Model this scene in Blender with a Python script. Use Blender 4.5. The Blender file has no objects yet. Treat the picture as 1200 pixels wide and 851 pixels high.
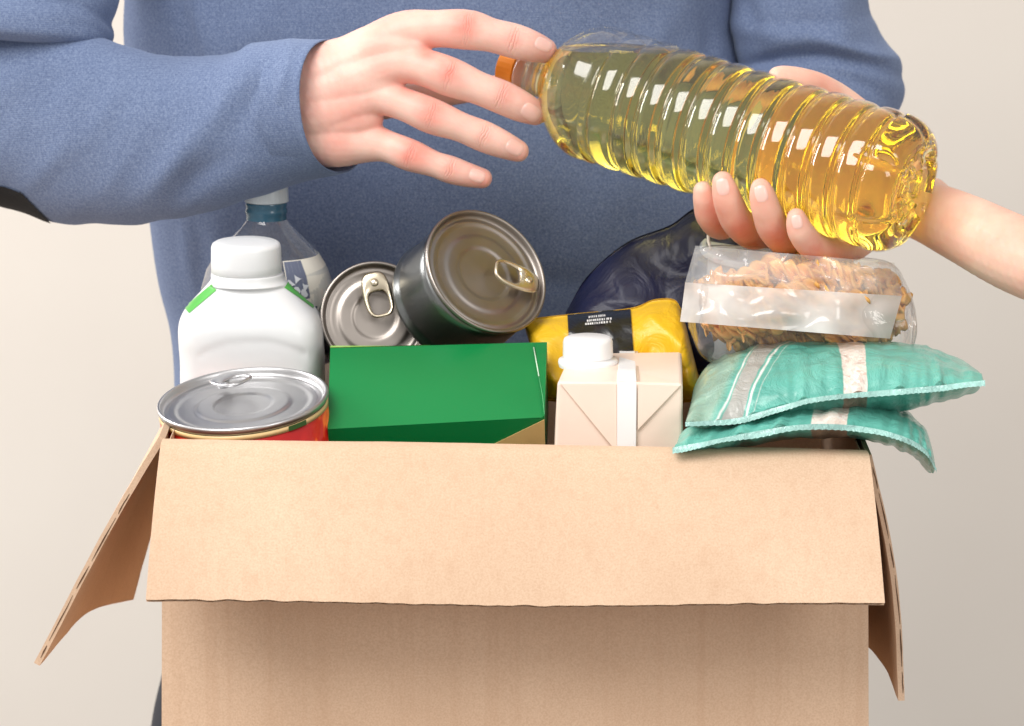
import bpy, bmesh, math, random
import numpy as np
from mathutils import Vector, Matrix, Euler, noise
from mathutils.bvhtree import BVHTree
random.seed(7); np.random.seed(7)
SC = bpy.context.scene
COL = SC.collection
PI = math.pi
# ---------------------------------------------------------------- camera
DIST, PITCH, K = 2.0, math.radians(11.0), 0.00025      # distance to the box front, downward tilt, tangent per photo pixel
F = Vector((0, math.cos(PITCH), -math.sin(PITCH)))
U = Vector((0, math.sin(PITCH), math.cos(PITCH)))
R = Vector((1, 0, 0))
CAM = -DIST * F
cd = bpy.data.cameras.new('camera'); cam = bpy.data.objects.new('camera', cd); COL.objects.link(cam)
cam.location = CAM; cam.rotation_euler = (PI / 2 - PITCH, 0, 0)
cd.sensor_width = 36; cd.lens = 36 / (1200 * K); cd.clip_start = 0.05; cd.clip_end = 50
cd.dof.use_dof = True; cd.dof.focus_distance = 2.02; cd.dof.aperture_fstop = 16
SC.camera = cam
# ---------------------------------------------------------------- light (key softbox, plus added fill and wall lights)
world = bpy.data.worlds.new('World'); SC.world = world; world.use_nodes = True
bg = world.node_tree.nodes['Background']; bg.inputs[0].default_value = (1.0, 0.965, 0.93, 1); bg.inputs[1].default_value = 0.50
def area(name, loc, aim, sx, sy, power, col):
    l = bpy.data.lights.new(name, 'AREA'); l.shape = 'RECTANGLE'; l.size = sx; l.size_y = sy; l.energy = power; l.color = col
    o = bpy.data.objects.new(name, l); COL.objects.link(o); o.location = loc
    o.rotation_euler = (Vector(aim) - Vector(loc)).to_track_quat('-Z', 'Y').to_euler(); o['kind'] = 'helper'
    return o
area('key_softbox', (-1.0, -1.5, 1.9), (0.0, 0.1, 0.0), 1.6, 1.6, 74, (1.0, 0.975, 0.945))
area('fill_light', (1.5, -2.0, 0.9), (0.0, 0.1, 0.0), 0.8, 1.1, 14, (1.0, 0.97, 0.94))  # added weak fill from the right front
area('wall_fill_light', (-1.9, 0.75, 0.9), (-0.5, 1.5, 0.0), 0.5, 0.9, 40, (1.0, 0.97, 0.94))  # added area light, brightens the left of the wall
SC.view_settings.view_transform = 'Standard'; SC.view_settings.look = 'None'
SC.view_settings.exposure = 0.10; SC.view_settings.gamma = 1.0
SC.render.engine = 'CYCLES'
cy = SC.cycles
cy.max_bounces = 14; cy.transmission_bounces = 12; cy.transparent_max_bounces = 24; cy.diffuse_bounces = 4; cy.glossy_bounces = 5
cy.caustics_refractive = True; cy.caustics_reflective = False; cy.blur_glossy = 0.6; cy.sample_clamp_indirect = 6
cy.use_denoising = True
# ---------------------------------------------------------------- helpers
def P(px, py, Y):
    d = F + R * ((px - 600) * K) + U * ((425.5 - py) * K)
    return CAM + d * ((Y - CAM.y) / d.y)
def mpp(Y): return K * (DIST + Y)                         # metres per photo pixel at depth Y
def camdir(r, u, f): return (R * r + U * u - F * f).normalized()   # right, up, toward the camera
def pix(v):
    q = Vector(v) - CAM; d = q.dot(F)
    return 600 + q.dot(R) / d / K, 425.5 - q.dot(U) / d / K
def thing(name, label, cat, loc=(0, 0, 0), group=None):
    o = bpy.data.objects.new(name, None); COL.objects.link(o); o.location = loc; o.empty_display_size = 0.02
    o['label'] = label; o['category'] = cat
    if group: o['group'] = group
    return o
def mk(name, verts, faces, mat, parent=None, smooth=True, label=None, kind=None, auto=None, loc=None):
    me = bpy.data.meshes.new(name)
    off = Vector(loc) if loc is not None else (parent_loc(parent) if parent else Vector((0, 0, 0)))
    me.from_pydata([tuple(Vector(v) - off) for v in verts], [], [tuple(f) for f in faces])
    return mk_me(name, me, mat, parent, smooth, label, kind, auto, None if parent else off)
def parent_loc(p):
    v = Vector((0, 0, 0))
    while p: v += p.location; p = p.parent
    return v
def mk_me(name, me, mat, parent=None, smooth=True, label=None, kind=None, auto=None, loc=None):
    me.update()
    bm = bmesh.new(); bm.from_mesh(me); bmesh.ops.recalc_face_normals(bm, faces=bm.faces); bm.to_mesh(me); bm.free()
    for p in me.polygons: p.use_smooth = smooth
    if auto is not None: me.set_sharp_from_angle(angle=math.radians(auto))
    if mat: me.materials.append(mat)
    o = bpy.data.objects.new(name, me); COL.objects.link(o)
    if parent: o.parent = parent
    elif loc is not None: o.location = loc
    if label: o['label'] = label
    if kind: o['kind'] = kind
    return o
def catmull(pts, n):
    """dense samples through a list of tuples"""
    a = np.array([list(p) for p in pts], float); m = len(a); out = []
    e = np.vstack([2 * a[0] - a[1], a, 2 * a[-1] - a[-2]])
    for i in range(m - 1):
        p0, p1, p2, p3 = e[i], e[i + 1], e[i + 2], e[i + 3]
        for j in range(n):
            t = j / n
            out.append(0.5 * (2 * p1 + (p2 - p0) * t + (2 * p0 - 5 * p1 + 4 * p2 - p3) * t * t + (3 * p1 - p0 - 3 * p2 + p3) * t ** 3))
    out.append(a[-1]); return out
def grid_faces(nr, nc, close=False, off=0):
    fs = []
    for i in range(nr - 1):
        for j in range(nc if close else nc - 1):
            k = (j + 1) % nc
            fs.append((off + i * nc + j, off + i * nc + k, off + (i + 1) * nc + k, off + (i + 1) * nc + j))
    return fs
def loft(rings, cap0=True, cap1=True):
    n = len(rings[0]); vs = [p for r in rings for p in r]; fs = grid_faces(len(rings), n, True)
    if cap0: fs.append(tuple(range(n)))
    if cap1: fs.append(tuple(range((len(rings) - 1) * n, len(rings) * n)))
    return vs, fs
def frame(n, hint=Vector((0, 0, 1))):
    n = Vector(n).normalized(); hint = Vector(hint)
    if abs(n.dot(hint.normalized())) > .9999: hint = Vector((0, -1, 0))
    x = hint - n * n.dot(hint)
    x.normalize(); return x, n.cross(x), n
def revolve(profile, c, n, seg=96, hint=(0, 0, 1), cap0=True, cap1=True, fn=None):
    x, y, z = frame(n, Vector(hint)); rings = []
    for i, (r, h) in enumerate(profile):
        rr = []
        for k in range(seg):
            a = 2 * PI * k / seg; q = fn(r, h, a) if fn else (r, h)
            rr.append(c + x * (q[0] * math.cos(a)) + y * (q[0] * math.sin(a)) + z * q[1])
        rings.append(rr)
    return loft(rings, cap0, cap1)
def merge(*parts):
    vs, fs = [], []
    for v, f in parts:
        o = len(vs); vs += list(v); fs += [tuple(i + o for i in q) for q in f]
    return vs, fs
def box(c, x, y, z, bev=0):
    """c centre, half vectors"""
    vs = [c + x * a + y * b + z * d for a in (-1, 1) for b in (-1, 1) for d in (-1, 1)]
    return vs, [(0, 1, 3, 2), (4, 6, 7, 5), (0, 4, 5, 1), (2, 3, 7, 6), (0, 2, 6, 4), (1, 5, 7, 3)]
def tube(pts, r, seg=10, caps=True):
    pts = [Vector(p) for p in pts]; rings = []
    for i, p in enumerate(pts):
        t = (pts[min(i + 1, len(pts) - 1)] - pts[max(i - 1, 0)]).normalized()
        h = Vector((0, 0, 1)) if abs(t.z) < 0.9 else Vector((0, 1, 0))
        a, b, _ = frame(t, h); q = r[i] if isinstance(r, (list, tuple)) else r
        rings.append([p + a * (q * math.cos(2 * PI * k / seg)) + b * (q * math.sin(2 * PI * k / seg)) for k in range(seg)])
    return loft(rings, caps, caps)
def bevel_obj(o, w, seg=2, ang=30):
    m = o.modifiers.new('bevel', 'BEVEL'); m.width = w; m.segments = seg; m.limit_method = 'ANGLE'; m.angle_limit = math.radians(ang)
# ---------------------------------------------------------------- materials
def srgb(r, g, b):
    f = lambda c: (c / 255 / 12.92) if c / 255 <= 0.04045 else ((c / 255 + 0.055) / 1.055) ** 2.4
    return (f(r), f(g), f(b), 1)
class Mat:
    def __init__(s, name):
        s.m = bpy.data.materials.new(name); s.m.use_nodes = True; s.t = s.m.node_tree
        s.b = s.t.nodes['Principled BSDF']; s.out = s.t.nodes['Material Output']
        s.tc = s.t.nodes.new('ShaderNodeTexCoord')
    def n(s, typ, **kw):
        x = s.t.nodes.new(typ)
        for k, v in kw.items():
            if k.startswith('i_'):
                key = k[2:].replace('_', ' '); x.inputs[key].default_value = v
            else: setattr(x, k, v)
        return x
    def l(s, a, b): s.t.links.new(a, b)
    def noise(s, scale, detail=4, rough=0.5, vec=None, dist=0):
        x = s.n('ShaderNodeTexNoise'); x.inputs['Scale'].default_value = scale; x.inputs['Detail'].default_value = detail
        x.inputs['Roughness'].default_value = rough; x.inputs['Distortion'].default_value = dist
        s.l(vec if vec is not None else s.tc.outputs['Object'], x.inputs['Vector']); return x.outputs['Fac']
    def mapping(s, scale=(1, 1, 1), rot=(0, 0, 0)):
        x = s.n('ShaderNodeMapping'); x.inputs['Scale'].default_value = scale; x.inputs['Rotation'].default_value = rot
        s.l(s.tc.outputs['Object'], x.inputs['Vector']); return x.outputs[0]
    def ramp(s, fac, stops):
        x = s.n('ShaderNodeValToRGB'); e = x.color_ramp.elements
        while len(e) < len(stops): e.new(0.5)
        for q, (p, c) in zip(e, stops): q.position = p; q.color = c
        s.l(fac, x.inputs[0]); return x.outputs[0]
    def mix(s, fac, a, b, blend='MIX'):
        x = s.n('ShaderNodeMix', data_type='RGBA', blend_type=blend)
        for v, i in ((fac, 0), (a, 6), (b, 7)):
            if hasattr(v, 'links') or hasattr(v, 'is_linked'): s.l(v, x.inputs[i])
            else: x.inputs[i].default_value = v
        return x.outputs[2]
    def math(s, op, a, b=0.0, clamp=False):
        x = s.n('ShaderNodeMath', operation=op); x.use_clamp = clamp
        for v, i in ((a, 0), (b, 1)):
            if hasattr(v, 'is_linked'): s.l(v, x.inputs[i])
            else: x.inputs[i].default_value = v
        return x.outputs[0]
    def bump(s, h, strength=0.3, dist=0.001, normal=None):
        x = s.n('ShaderNodeBump'); x.inputs['Strength'].default_value = strength; x.inputs['Distance'].default_value = dist
        s.l(h, x.inputs['Height'])
        if normal is not None: s.l(normal, x.inputs['Normal'])
        return x.outputs[0]
    def set(s, **kw):
        for k, v in kw.items():
            i = s.b.inputs[k.replace('_', ' ')]
            if hasattr(v, 'is_linked'): s.l(v, i)
            else: i.default_value = v
        return s
def plain(name, col, rough=0.5, metal=0, var=0.05, vscale=60, bump=0, bscale=400, **kw):
    m = Mat(name); c = Vector(col[:3])
    n = m.noise(vscale, 3)
    lo = tuple(c * (1 - var)) + (1,); hi = tuple(min(1, q * (1 + var)) for q in c) + (1,)
    m.set(Base_Color=m.ramp(n, [(0.3, lo), (0.7, hi)]), Roughness=rough, Metallic=metal, **kw)
    if bump: m.set(Normal=m.bump(m.noise(bscale, 5), bump, 0.001))
    return m.m

def mat_wall():
    m = Mat('painted_wall'); n = m.noise(3, 4); m.set(Base_Color=m.ramp(n, [(0.3, srgb(216, 208, 199)), (0.7, srgb(221, 214, 205))]), Roughness=0.85)
    m.set(Normal=m.bump(m.noise(260, 3), 0.08, 0.001)); return m.m
def mat_cardboard():
    m = Mat('corrugated_cardboard'); a = m.noise(9, 4); f = m.noise(900, 3); lin = m.noise(1.0, 3, vec=m.mapping((150, 150, 3)))
    c = m.ramp(a, [(0.3, srgb(210, 180, 153)), (0.7, srgb(222, 193, 166))])
    c = m.mix(m.math('MULTIPLY', m.ramp(f, [(0.35, (0, 0, 0, 1)), (0.75, (1, 1, 1, 1))]), 0.38), c, srgb(176, 138, 108))
    c = m.mix(m.math('MULTIPLY', m.ramp(lin, [(0.5, (0, 0, 0, 1)), (0.75, (1, 1, 1, 1))]), 0.22), c, srgb(190, 152, 122))
    m.set(Base_Color=c, Roughness=0.8, Specular_IOR_Level=0.25)
    b = m.bump(lin, 0.18, 0.0012); m.set(Normal=m.bump(f, 0.12, 0.0004, b)); return m.m
def mat_flute():
    return plain('cardboard_fluting', srgb(168, 132, 102), 0.9, var=0.15, vscale=200)
def mat_sweater():
    m = Mat('heather_blue_knit'); f = m.noise(620, 3, 0.7); g = m.noise(1300, 2, 0.6); a = m.noise(14, 3)
    c = m.ramp(f, [(0.28, srgb(88, 101, 132)), (0.5, srgb(106, 121, 152)), (0.74, srgb(132, 146, 174))])
    c = m.mix(m.math('MULTIPLY', m.ramp(g, [(0.45, (0, 0, 0, 1)), (0.8, (1, 1, 1, 1))]), 0.35), c, srgb(160, 174, 200))
    c = m.mix(m.math('MULTIPLY', a, 0.22), c, srgb(62, 78, 120))
    m.set(Base_Color=c, Roughness=0.95, Specular_IOR_Level=0.1, Sheen_Weight=0.35, Sheen_Roughness=0.5, Sheen_Tint=srgb(190, 205, 235))
    w = m.n('ShaderNodeTexWave', wave_type='BANDS', bands_direction='Z'); w.inputs['Scale'].default_value = 260; w.inputs['Distortion'].default_value = 1.2; w.inputs['Detail'].default_value = 1; w.inputs['Detail Scale'].default_value = 3
    m.l(m.tc.outputs['Object'], w.inputs['Vector'])
    b = m.bump(w.outputs['Fac'], 0.22, 0.0005); m.set(Normal=m.bump(f, 0.25, 0.0006, b)); return m.m
def mat_skin(name, base, pink):
    m = Mat(name); at = m.n('ShaderNodeAttribute', attribute_name='red').outputs['Fac']
    n = m.noise(45, 4); sp = m.noise(260, 3)
    c = m.mix(m.ramp(n, [(0.35, (0, 0, 0, 1)), (0.75, (0.55, 0.55, 0.55, 1))]), base, pink)
    c = m.mix(m.math('MULTIPLY', m.math('MULTIPLY', at, m.math('ADD', m.noise(140, 3), 0.5)), 0.85, True), c, tuple(pink[i] * (0.92, 0.62, 0.58, 1)[i] for i in range(4)))
    c = m.mix(m.math('MULTIPLY', m.ramp(sp, [(0.62, (0, 0, 0, 1)), (0.8, (1, 1, 1, 1))]), 0.15), c, pink)
    cs = m.n('ShaderNodeAttribute', attribute_name='crease_pos').outputs['Fac']; cw = m.n('ShaderNodeAttribute', attribute_name='crease_w').outputs['Fac']
    wob = m.math('MULTIPLY', m.math('SUBTRACT', m.noise(160, 2), 0.5), 5.0)
    s = m.math('SINE', m.math('MULTIPLY', m.math('ADD', cs, wob), 1.9))
    s = m.math('POWER', m.math('ABSOLUTE', s), 6.0)
    h = m.math('MULTIPLY', s, m.math('MULTIPLY', cw, -1.0))
    b = m.bump(h, 0.55, 0.0008)
    c = m.mix(m.math('MULTIPLY', m.math('MULTIPLY', s, cw), 0.16, True), c, tuple(pink[i] * (0.85, 0.62, 0.6, 1)[i] for i in range(4)))
    v = m.n('ShaderNodeTexVoronoi'); v.inputs['Scale'].default_value = 700; m.l(m.tc.outputs['Object'], v.inputs['Vector'])
    b2 = m.bump(v.outputs['Distance'], 0.10, 0.0004, b)
    m.set(Base_Color=c, Roughness=0.48, Normal=b2, Specular_IOR_Level=0.4, Subsurface_Weight=0.35, Subsurface_Radius=(1.0, 0.35, 0.2), Subsurface_Scale=0.006)
    return m.m
def mat_nail():
    m = Mat('fingernail'); m.set(Base_Color=srgb(244, 196, 184), Roughness=0.3, Subsurface_Weight=0.3, Subsurface_Radius=(1, .4, .3), Subsurface_Scale=0.002, Coat_Weight=0.3); return m.m
def mat_film(name, tint, haze=0.15, spec=1.0, bump=0.0, bscale=60):
    """thin clear plastic sheet: mostly straight through, fresnel gloss, a trace of haze"""
    m = Mat(name); t = m.n('ShaderNodeBsdfTransparent'); t.inputs[0].default_value = tint
    g = m.n('ShaderNodeBsdfGlossy'); g.inputs['Roughness'].default_value = 0.06; g.inputs[0].default_value = (spec, spec, spec, 1)
    d = m.n('ShaderNodeBsdfDiffuse'); d.inputs[0].default_value = (0.85, 0.85, 0.84, 1)
    fr = m.n('ShaderNodeFresnel'); ge = m.n('ShaderNodeNewGeometry'); m.l(m.math('SUBTRACT', 1.5, m.math('MULTIPLY', ge.outputs['Backfacing'], 0.8333)), fr.inputs['IOR'])
    if bump:
        b = m.bump(m.noise(bscale, 4, dist=0.6), bump, 0.01)
        m.l(b, g.inputs['Normal']); m.l(b, fr.inputs['Normal']); m.l(b, d.inputs['Normal'])
    m1 = m.n('ShaderNodeMixShader'); m1.inputs[0].default_value = haze; m.l(t.outputs[0], m1.inputs[1]); m.l(d.outputs[0], m1.inputs[2])
    m2 = m.n('ShaderNodeMixShader'); m.l(fr.outputs[0], m2.inputs[0]); m.l(m1.outputs[0], m2.inputs[1]); m.l(g.outputs[0], m2.inputs[2])
    m.l(m2.outputs[0], m.out.inputs['Surface']); m.t.nodes.remove(m.b); return m.m
def mat_oil():
    m = Mat('sunflower_oil'); g = m.n('ShaderNodeBsdfGlass'); g.inputs['IOR'].default_value = 1.44; g.inputs['Roughness'].default_value = 0.0; g.inputs[0].default_value = (1, 1, 1, 1)
    v = m.n('ShaderNodeVolumeAbsorption'); v.inputs['Color'].default_value = (1.0, 0.90, 0.02, 1); v.inputs['Density'].default_value = 20
    m.l(g.outputs[0], m.out.inputs['Surface']); m.l(v.outputs[0], m.out.inputs['Volume']); m.t.nodes.remove(m.b); return m.m
def mat_metal(name, col, rough, brushed=0.0):
    m = Mat(name); n = m.noise(30, 3); f = m.noise(500, 2)
    m.set(Base_Color=col, Metallic=1.0, Roughness=m.ramp(n, [(0.3, (rough * .8,) * 3 + (1,)), (0.7, (rough * 1.25,) * 3 + (1,))]))
    m.set(Normal=m.bump(f, 0.04, 0.0003)); return m.m
def mat_foil(name, col, rough=0.3, bump=0.5, bscale=28, coat=0.4, metal=0.0, var=0.12, alpha=None):
    m = Mat(name); c = Vector(col[:3]); n = m.noise(25, 4)
    m.set(Base_Color=m.ramp(n, [(0.3, tuple(c * (1 - var)) + (1,)), (0.7, tuple(min(1, q * (1 + var)) for q in c) + (1,))]), Roughness=rough, Metallic=metal, Coat_Weight=coat, Coat_Roughness=0.12)
    a = m.noise(bscale, 5, 0.55, dist=1.2); m.set(Normal=m.bump(a, bump, 0.01))
    return m.m
M = dict(
    wall=mat_wall(), card=mat_cardboard(), flute=mat_flute(), sweater=mat_sweater(),
    skin=mat_skin('light_skin', srgb(240, 200, 185), srgb(230, 156, 142)), skin2=mat_skin('fair_skin', srgb(242, 200, 180), srgb(232, 158, 138)),
    nail=mat_nail(), pet=mat_film('clear_bottle_plastic', (0.985, 0.985, 0.985, 1), 0.015), oil=mat_oil(),
    cap=mat_foil('orange_cap_plastic', srgb(244, 146, 40), 0.35, 0.0), neck=mat_film('neck_plastic', (1.0, 0.86, 0.6, 1), 0.25),
    tin=mat_metal('bright_tinplate', (0.58, 0.58, 0.59, 1), 0.36), tin_warm=mat_metal('lacquered_tinplate', srgb(154, 147, 141), 0.38), tin_dark=mat_metal('grey_tin_wall', srgb(134, 136, 136), 0.34),
    tab=mat_metal('pull_tab_metal', srgb(226, 214, 190), 0.28),
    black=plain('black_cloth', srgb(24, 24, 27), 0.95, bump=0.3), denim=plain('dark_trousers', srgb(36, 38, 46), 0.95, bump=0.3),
)
# ================================================================ setting
vs = [(-6, 1.5, -3), (6, 1.5, -3), (6, 1.5, 4), (-6, 1.5, 4), (-6, 1.58, -3), (6, 1.58, -3), (6, 1.58, 4), (-6, 1.58, 4)]
w = mk('wall', vs, [(0, 1, 2, 3), (7, 6, 5, 4), (0, 4, 5, 1), (2, 6, 7, 3), (0, 3, 7, 4), (1, 5, 6, 2)], M['wall'], smooth=False, kind='structure')
# ================================================================ skin modelling
def blobs(chains, voxel, smooth=6):
    """chains: lists of (px, py, Y, r_px); union of tapered spheres remeshed into one skin"""
    bm = bmesh.new(); bmesh.ops.create_icosphere(bm, subdivisions=3, radius=1)
    sv_ = np.array([v.co[:] for v in bm.verts]); sf_ = np.array([[v.index for v in f.verts] for f in bm.faces]); bm.free()
    V_, F_, off = [], [], 0
    for ch in chains:
        sm = catmull([tuple(P(a, b, c)) + (d * mpp(c),) for a, b, c, d in ch], 8)
        last = None
        for q in sm:
            p = np.array(q[:3]); r = q[3]
            if last is not None and np.linalg.norm(p - last) < 0.18 * r: continue
            last = p; V_.append(sv_ * r + p); F_.append(sf_ + off); off += len(sv_)
    me = bpy.data.meshes.new('tmp'); me.from_pydata(np.vstack(V_).tolist(), [], np.vstack(F_).tolist())
    o = bpy.data.objects.new('tmp', me); COL.objects.link(o)
    m = o.modifiers.new('r', 'REMESH'); m.mode = 'VOXEL'; m.voxel_size = voxel; m.use_smooth_shade = True
    s = o.modifiers.new('s', 'SMOOTH'); s.factor = 0.5; s.iterations = smooth
    dg = bpy.context.evaluated_depsgraph_get(); out = bpy.data.meshes.new_from_object(o.evaluated_get(dg))
    bpy.data.objects.remove(o); bpy.data.meshes.remove(me)
    return out
def join_me(a, b):
    bm = bmesh.new(); bm.from_mesh(a); bm.from_mesh(b); me = bpy.data.meshes.new('body'); bm.to_mesh(me); bm.free(); return me
def paint_skin(o, joints, reds):
    """joints: (px,py,Y,dirx,diry,r_px) creases; reds: (px,py,Y,r_px,amount)"""
    me = o.data; n = len(me.vertices); co = np.empty(n * 3); me.vertices.foreach_get('co', co); co = co.reshape(-1, 3) + np.array(parent_loc(o.parent))
    no = np.empty(n * 3); me.vertices.foreach_get('normal', no); no = no.reshape(-1, 3)
    red = np.zeros(n); cp = np.zeros(n); cw = np.zeros(n)
    front = np.clip(-no @ np.array(F), 0, 1)
    for px, py, Y, r, a in reds:
        q_ = co - np.array(P(px, py, Y)); ax_ = q_ @ np.array(R); ay_ = q_ @ np.array(U); az_ = q_ @ np.array(F); d = np.hypot(ax_, ay_) / (r * mpp(Y) * .9); red = np.maximum(red, a * np.exp(-d * d) * (np.abs(az_) < .03) * np.clip(front * 1.5 + .2, 0, 1))
    for px, py, Y, dx, dy, r in joints:
        c = np.array(P(px, py, Y)); ax = np.array((R * dx - U * dy).normalized())
        v = co - c; s = v @ ax * 1000; rad = np.linalg.norm(v - np.outer(v @ ax, ax), axis=1)
        w_ = np.exp(-(s / 2.6) ** 2) * (rad < r * mpp(Y) * 1.5) * np.clip(front * 1.8 - 0.75, 0, 1)
        k = w_ > cw; cw[k] = w_[k]; cp[k] = s[k]
    for nm, arr in (('red', red), ('crease_pos', cp), ('crease_w', cw)):
        at = me.attributes.new(nm, 'FLOAT', 'POINT'); at.data.foreach_set('value', arr.astype(np.float32))
def bvh_of(o):
    off = parent_loc(o.parent) if o.parent else o.location
    me = o.data; return BVHTree.FromPolygons([v.co + off for v in me.vertices], [tuple(p.vertices) for p in me.polygons])
def hit(tree, px, py):
    d = (P(px, py, 1.0) - CAM).normalized(); loc, nor, i, dist = tree.ray_cast(CAM, d)
    if loc is not None and nor.dot(d) > 0: nor = -nor
    return loc, nor
def nail(tree, parent, cx, cy, ang, L, W, name='fingernail', lift=0.00022):
    """rounded plate laid on the fingertip; ang in image degrees (0 = right, + down)"""
    c, s = math.cos(math.radians(ang)), math.sin(math.radians(ang)); nu, nv = 11, 9; vs = []; ok = True
    base, bn = hit(tree, cx, cy)
    if base is None: return
    for i in range(nu):
        for j in range(nv):
            u = -1 + 2 * i / (nu - 1); v = -1 + 2 * j / (nv - 1)
            # square to rounded square
            uu = u * math.sqrt(max(0, 1 - 0.46 * v * v)); vv = v * math.sqrt(max(0, 1 - 0.46 * u * u))
            x = cx + uu * L / 2 * c - vv * W / 2 * s; y = cy + uu * L / 2 * s + vv * W / 2 * c
            loc, nor = hit(tree, x, y)
            if loc is None or (loc - base).length > 0.012: loc, nor = base + (P(x, y, base.y) - base), bn
            e = max(abs(u), abs(v)); vs.append(loc + nor * (lift * (1 - .6 * e ** 4) if e < 0.98 else -0.0003))
    o = mk(name, vs, grid_faces(nu, nv), M['nail'], parent); return o

# ================================================================ the man
man = thing('person', 'man in a heather blue sweater behind the box, reaching for the oil bottle', 'person', P(560, 425, 0.45))
RH = [  # right hand, back of the hand to the camera
    [(300, 128, .218, 40), (350, 99, .20, 41), (415, 74, .192, 34), (470, 40, .188, 26), (510, 34, .184, 22), (548, 35, .180, 23.5), (575, 41, .179, 20), (602, 48, .181, 20.5), (622, 54, .184, 18.5), (640, 60, .188, 14.5)],
    [(300, 130, .218, 42), (350, 115, .20, 44), (410, 98, .188, 34), (458, 76, .182, 25), (492, 78, .178, 22), (527, 90, .175, 23), (560, 103, .175, 19.5), (588, 114, .177, 20), (609, 124, .180, 18.5), (627, 132, .183, 15)],
    [(300, 135, .218, 42), (355, 130, .20, 46), (400, 125, .188, 34), (436, 112, .183, 24), (470, 121, .178, 19.5), (506, 136, .174, 21), (540, 149, .174, 17.5), (567, 160, .176, 18.5), (588, 169, .178, 16.5), (607, 177, .181, 13)],
    [(300, 138, .218, 42), (355, 148, .205, 46), (395, 160, .193, 36), (425, 165, .187, 26), (452, 171, .183, 19), (481, 182, .179, 19), (508, 192, .178, 15.5), (528, 199, .179, 16.5), (548, 205, .181, 14.5), (565, 209, .183, 12)],
    [(345, 120, .215, 46), (400, 118, .215, 30), (450, 118, .218, 22), (500, 112, .228, 17), (545, 106, .238, 15), (585, 101, .246, 13), (612, 98, .248, 10.5)],   # thumb, behind the fingers
    [(360, 96, .20, 38), (370, 125, .20, 50), (362, 158, .205, 42)],
    [(400, 84, .197, 36), (425, 68, .192, 33), (446, 58, .189, 31), (468, 57, .186, 27), (484, 55, .184, 20)],
    [(385, 105, .198, 44), (412, 96, .190, 38), (433, 92, .187, 33), (449, 92, .185, 26), (460, 92, .183, 17)],
    [(385, 135, .198, 46), (405, 135, .192, 38), (418, 136, .188, 30), (430, 138, .186, 20)],
    [(380, 108, .20, 44), (378, 125, .20, 48), (375, 146, .20, 46)],
]
LHX = [  # left hand, steadying the box behind the bags (palm to the box)
    [(905, 235, .36, 40), (885, 280, .345, 34), (870, 310, .34, 28), (855, 345, .335, 17), (848, 375, .332, 14), (845, 395, .332, 11)],
    [(885, 280, .345, 34), (885, 315, .34, 26), (880, 350, .335, 17), (876, 385, .332, 14), (874, 408, .332, 11)],
    [(885, 280, .345, 34), (900, 315, .34, 26), (903, 350, .335, 16), (903, 382, .332, 13), (903, 402, .332, 10)],
    [(895, 280, .345, 32), (918, 312, .34, 24), (924, 340, .336, 14), (928, 365, .334, 12), (930, 380, .334, 9)],
    [(885, 270, .345, 30), (855, 290, .34, 22), (835, 310, .335, 16), (822, 330, .333, 14), (815, 343, .332, 11)],
]
hand_me = blobs(RH + LHX, 0.00085, 11)
core = blobs([
    [(540, -420, .47, 70), (540, -330, .47, 90), (540, -200, .46, 170), (540, 50, .46, 190), (545, 300, .46, 185), (545, 500, .46, 180)],
    [(540, -200, .46, 130), (250, -230, .46, 60), (40, -180, .41, 52), (5, -60, .36, 48), (-20, 90, .32, 45), (100, 140, .285, 46), (220, 150, .25, 42), (320, 130, .222, 38)],
    [(540, -200, .46, 130), (800, -250, .46, 60), (925, -120, .45, 50), (945, 40, .435, 44), (950, 110, .42, 38), (915, 200, .38, 32), (895, 250, .36, 28)],
], 0.006, 4)
body = mk_me('body', join_me(hand_me, core), M['skin'], None)
for v in body.data.vertices: v.co -= man.location
body.parent = man
JT = [(548, 35, .180, 1, .12, 23), (602, 48, .181, 1, .28, 20), (527, 90, .175, 1, .36, 23), (588, 114, .177, 1, .42, 20), (506, 136, .174, 1, .38, 21), (567, 160, .176, 1, .42, 18), (481, 182, .179, 1, .36, 19), (528, 199, .179, 1, .34, 16)]
RD = [(546, 26, .16, 20, .9), (602, 44, .165, 13, .45), (640, 58, .18, 20, .5), (526, 84, .155, 20, .85), (590, 112, .16, 14, .5), (628, 133, .17, 20, .5), (505, 130, .155, 20, .8), (567, 160, .16, 13, .4), (607, 178, .17, 18, .5),
      (482, 180, .16, 19, .95), (528, 200, .165, 12, .5), (563, 210, .17, 17, .55), (470, 40, .17, 26, .25), (440, 60, .17, 22, .30), (405, 140, .165, 30, .28), (395, 170, .17, 25, .35), (500, 62, .175, 16, .6), (478, 100, .17, 14, .6), (452, 146, .17, 14, .6)]
paint_skin(body, JT, RD)
bt = bvh_of(body)
for a in ((637, 52, 24, 24, 18), (622, 132, 36, 27, 23), (603, 173, 32, 24, 20), (559, 206, 24, 22, 18)): nail(bt, man, *a)

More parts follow.
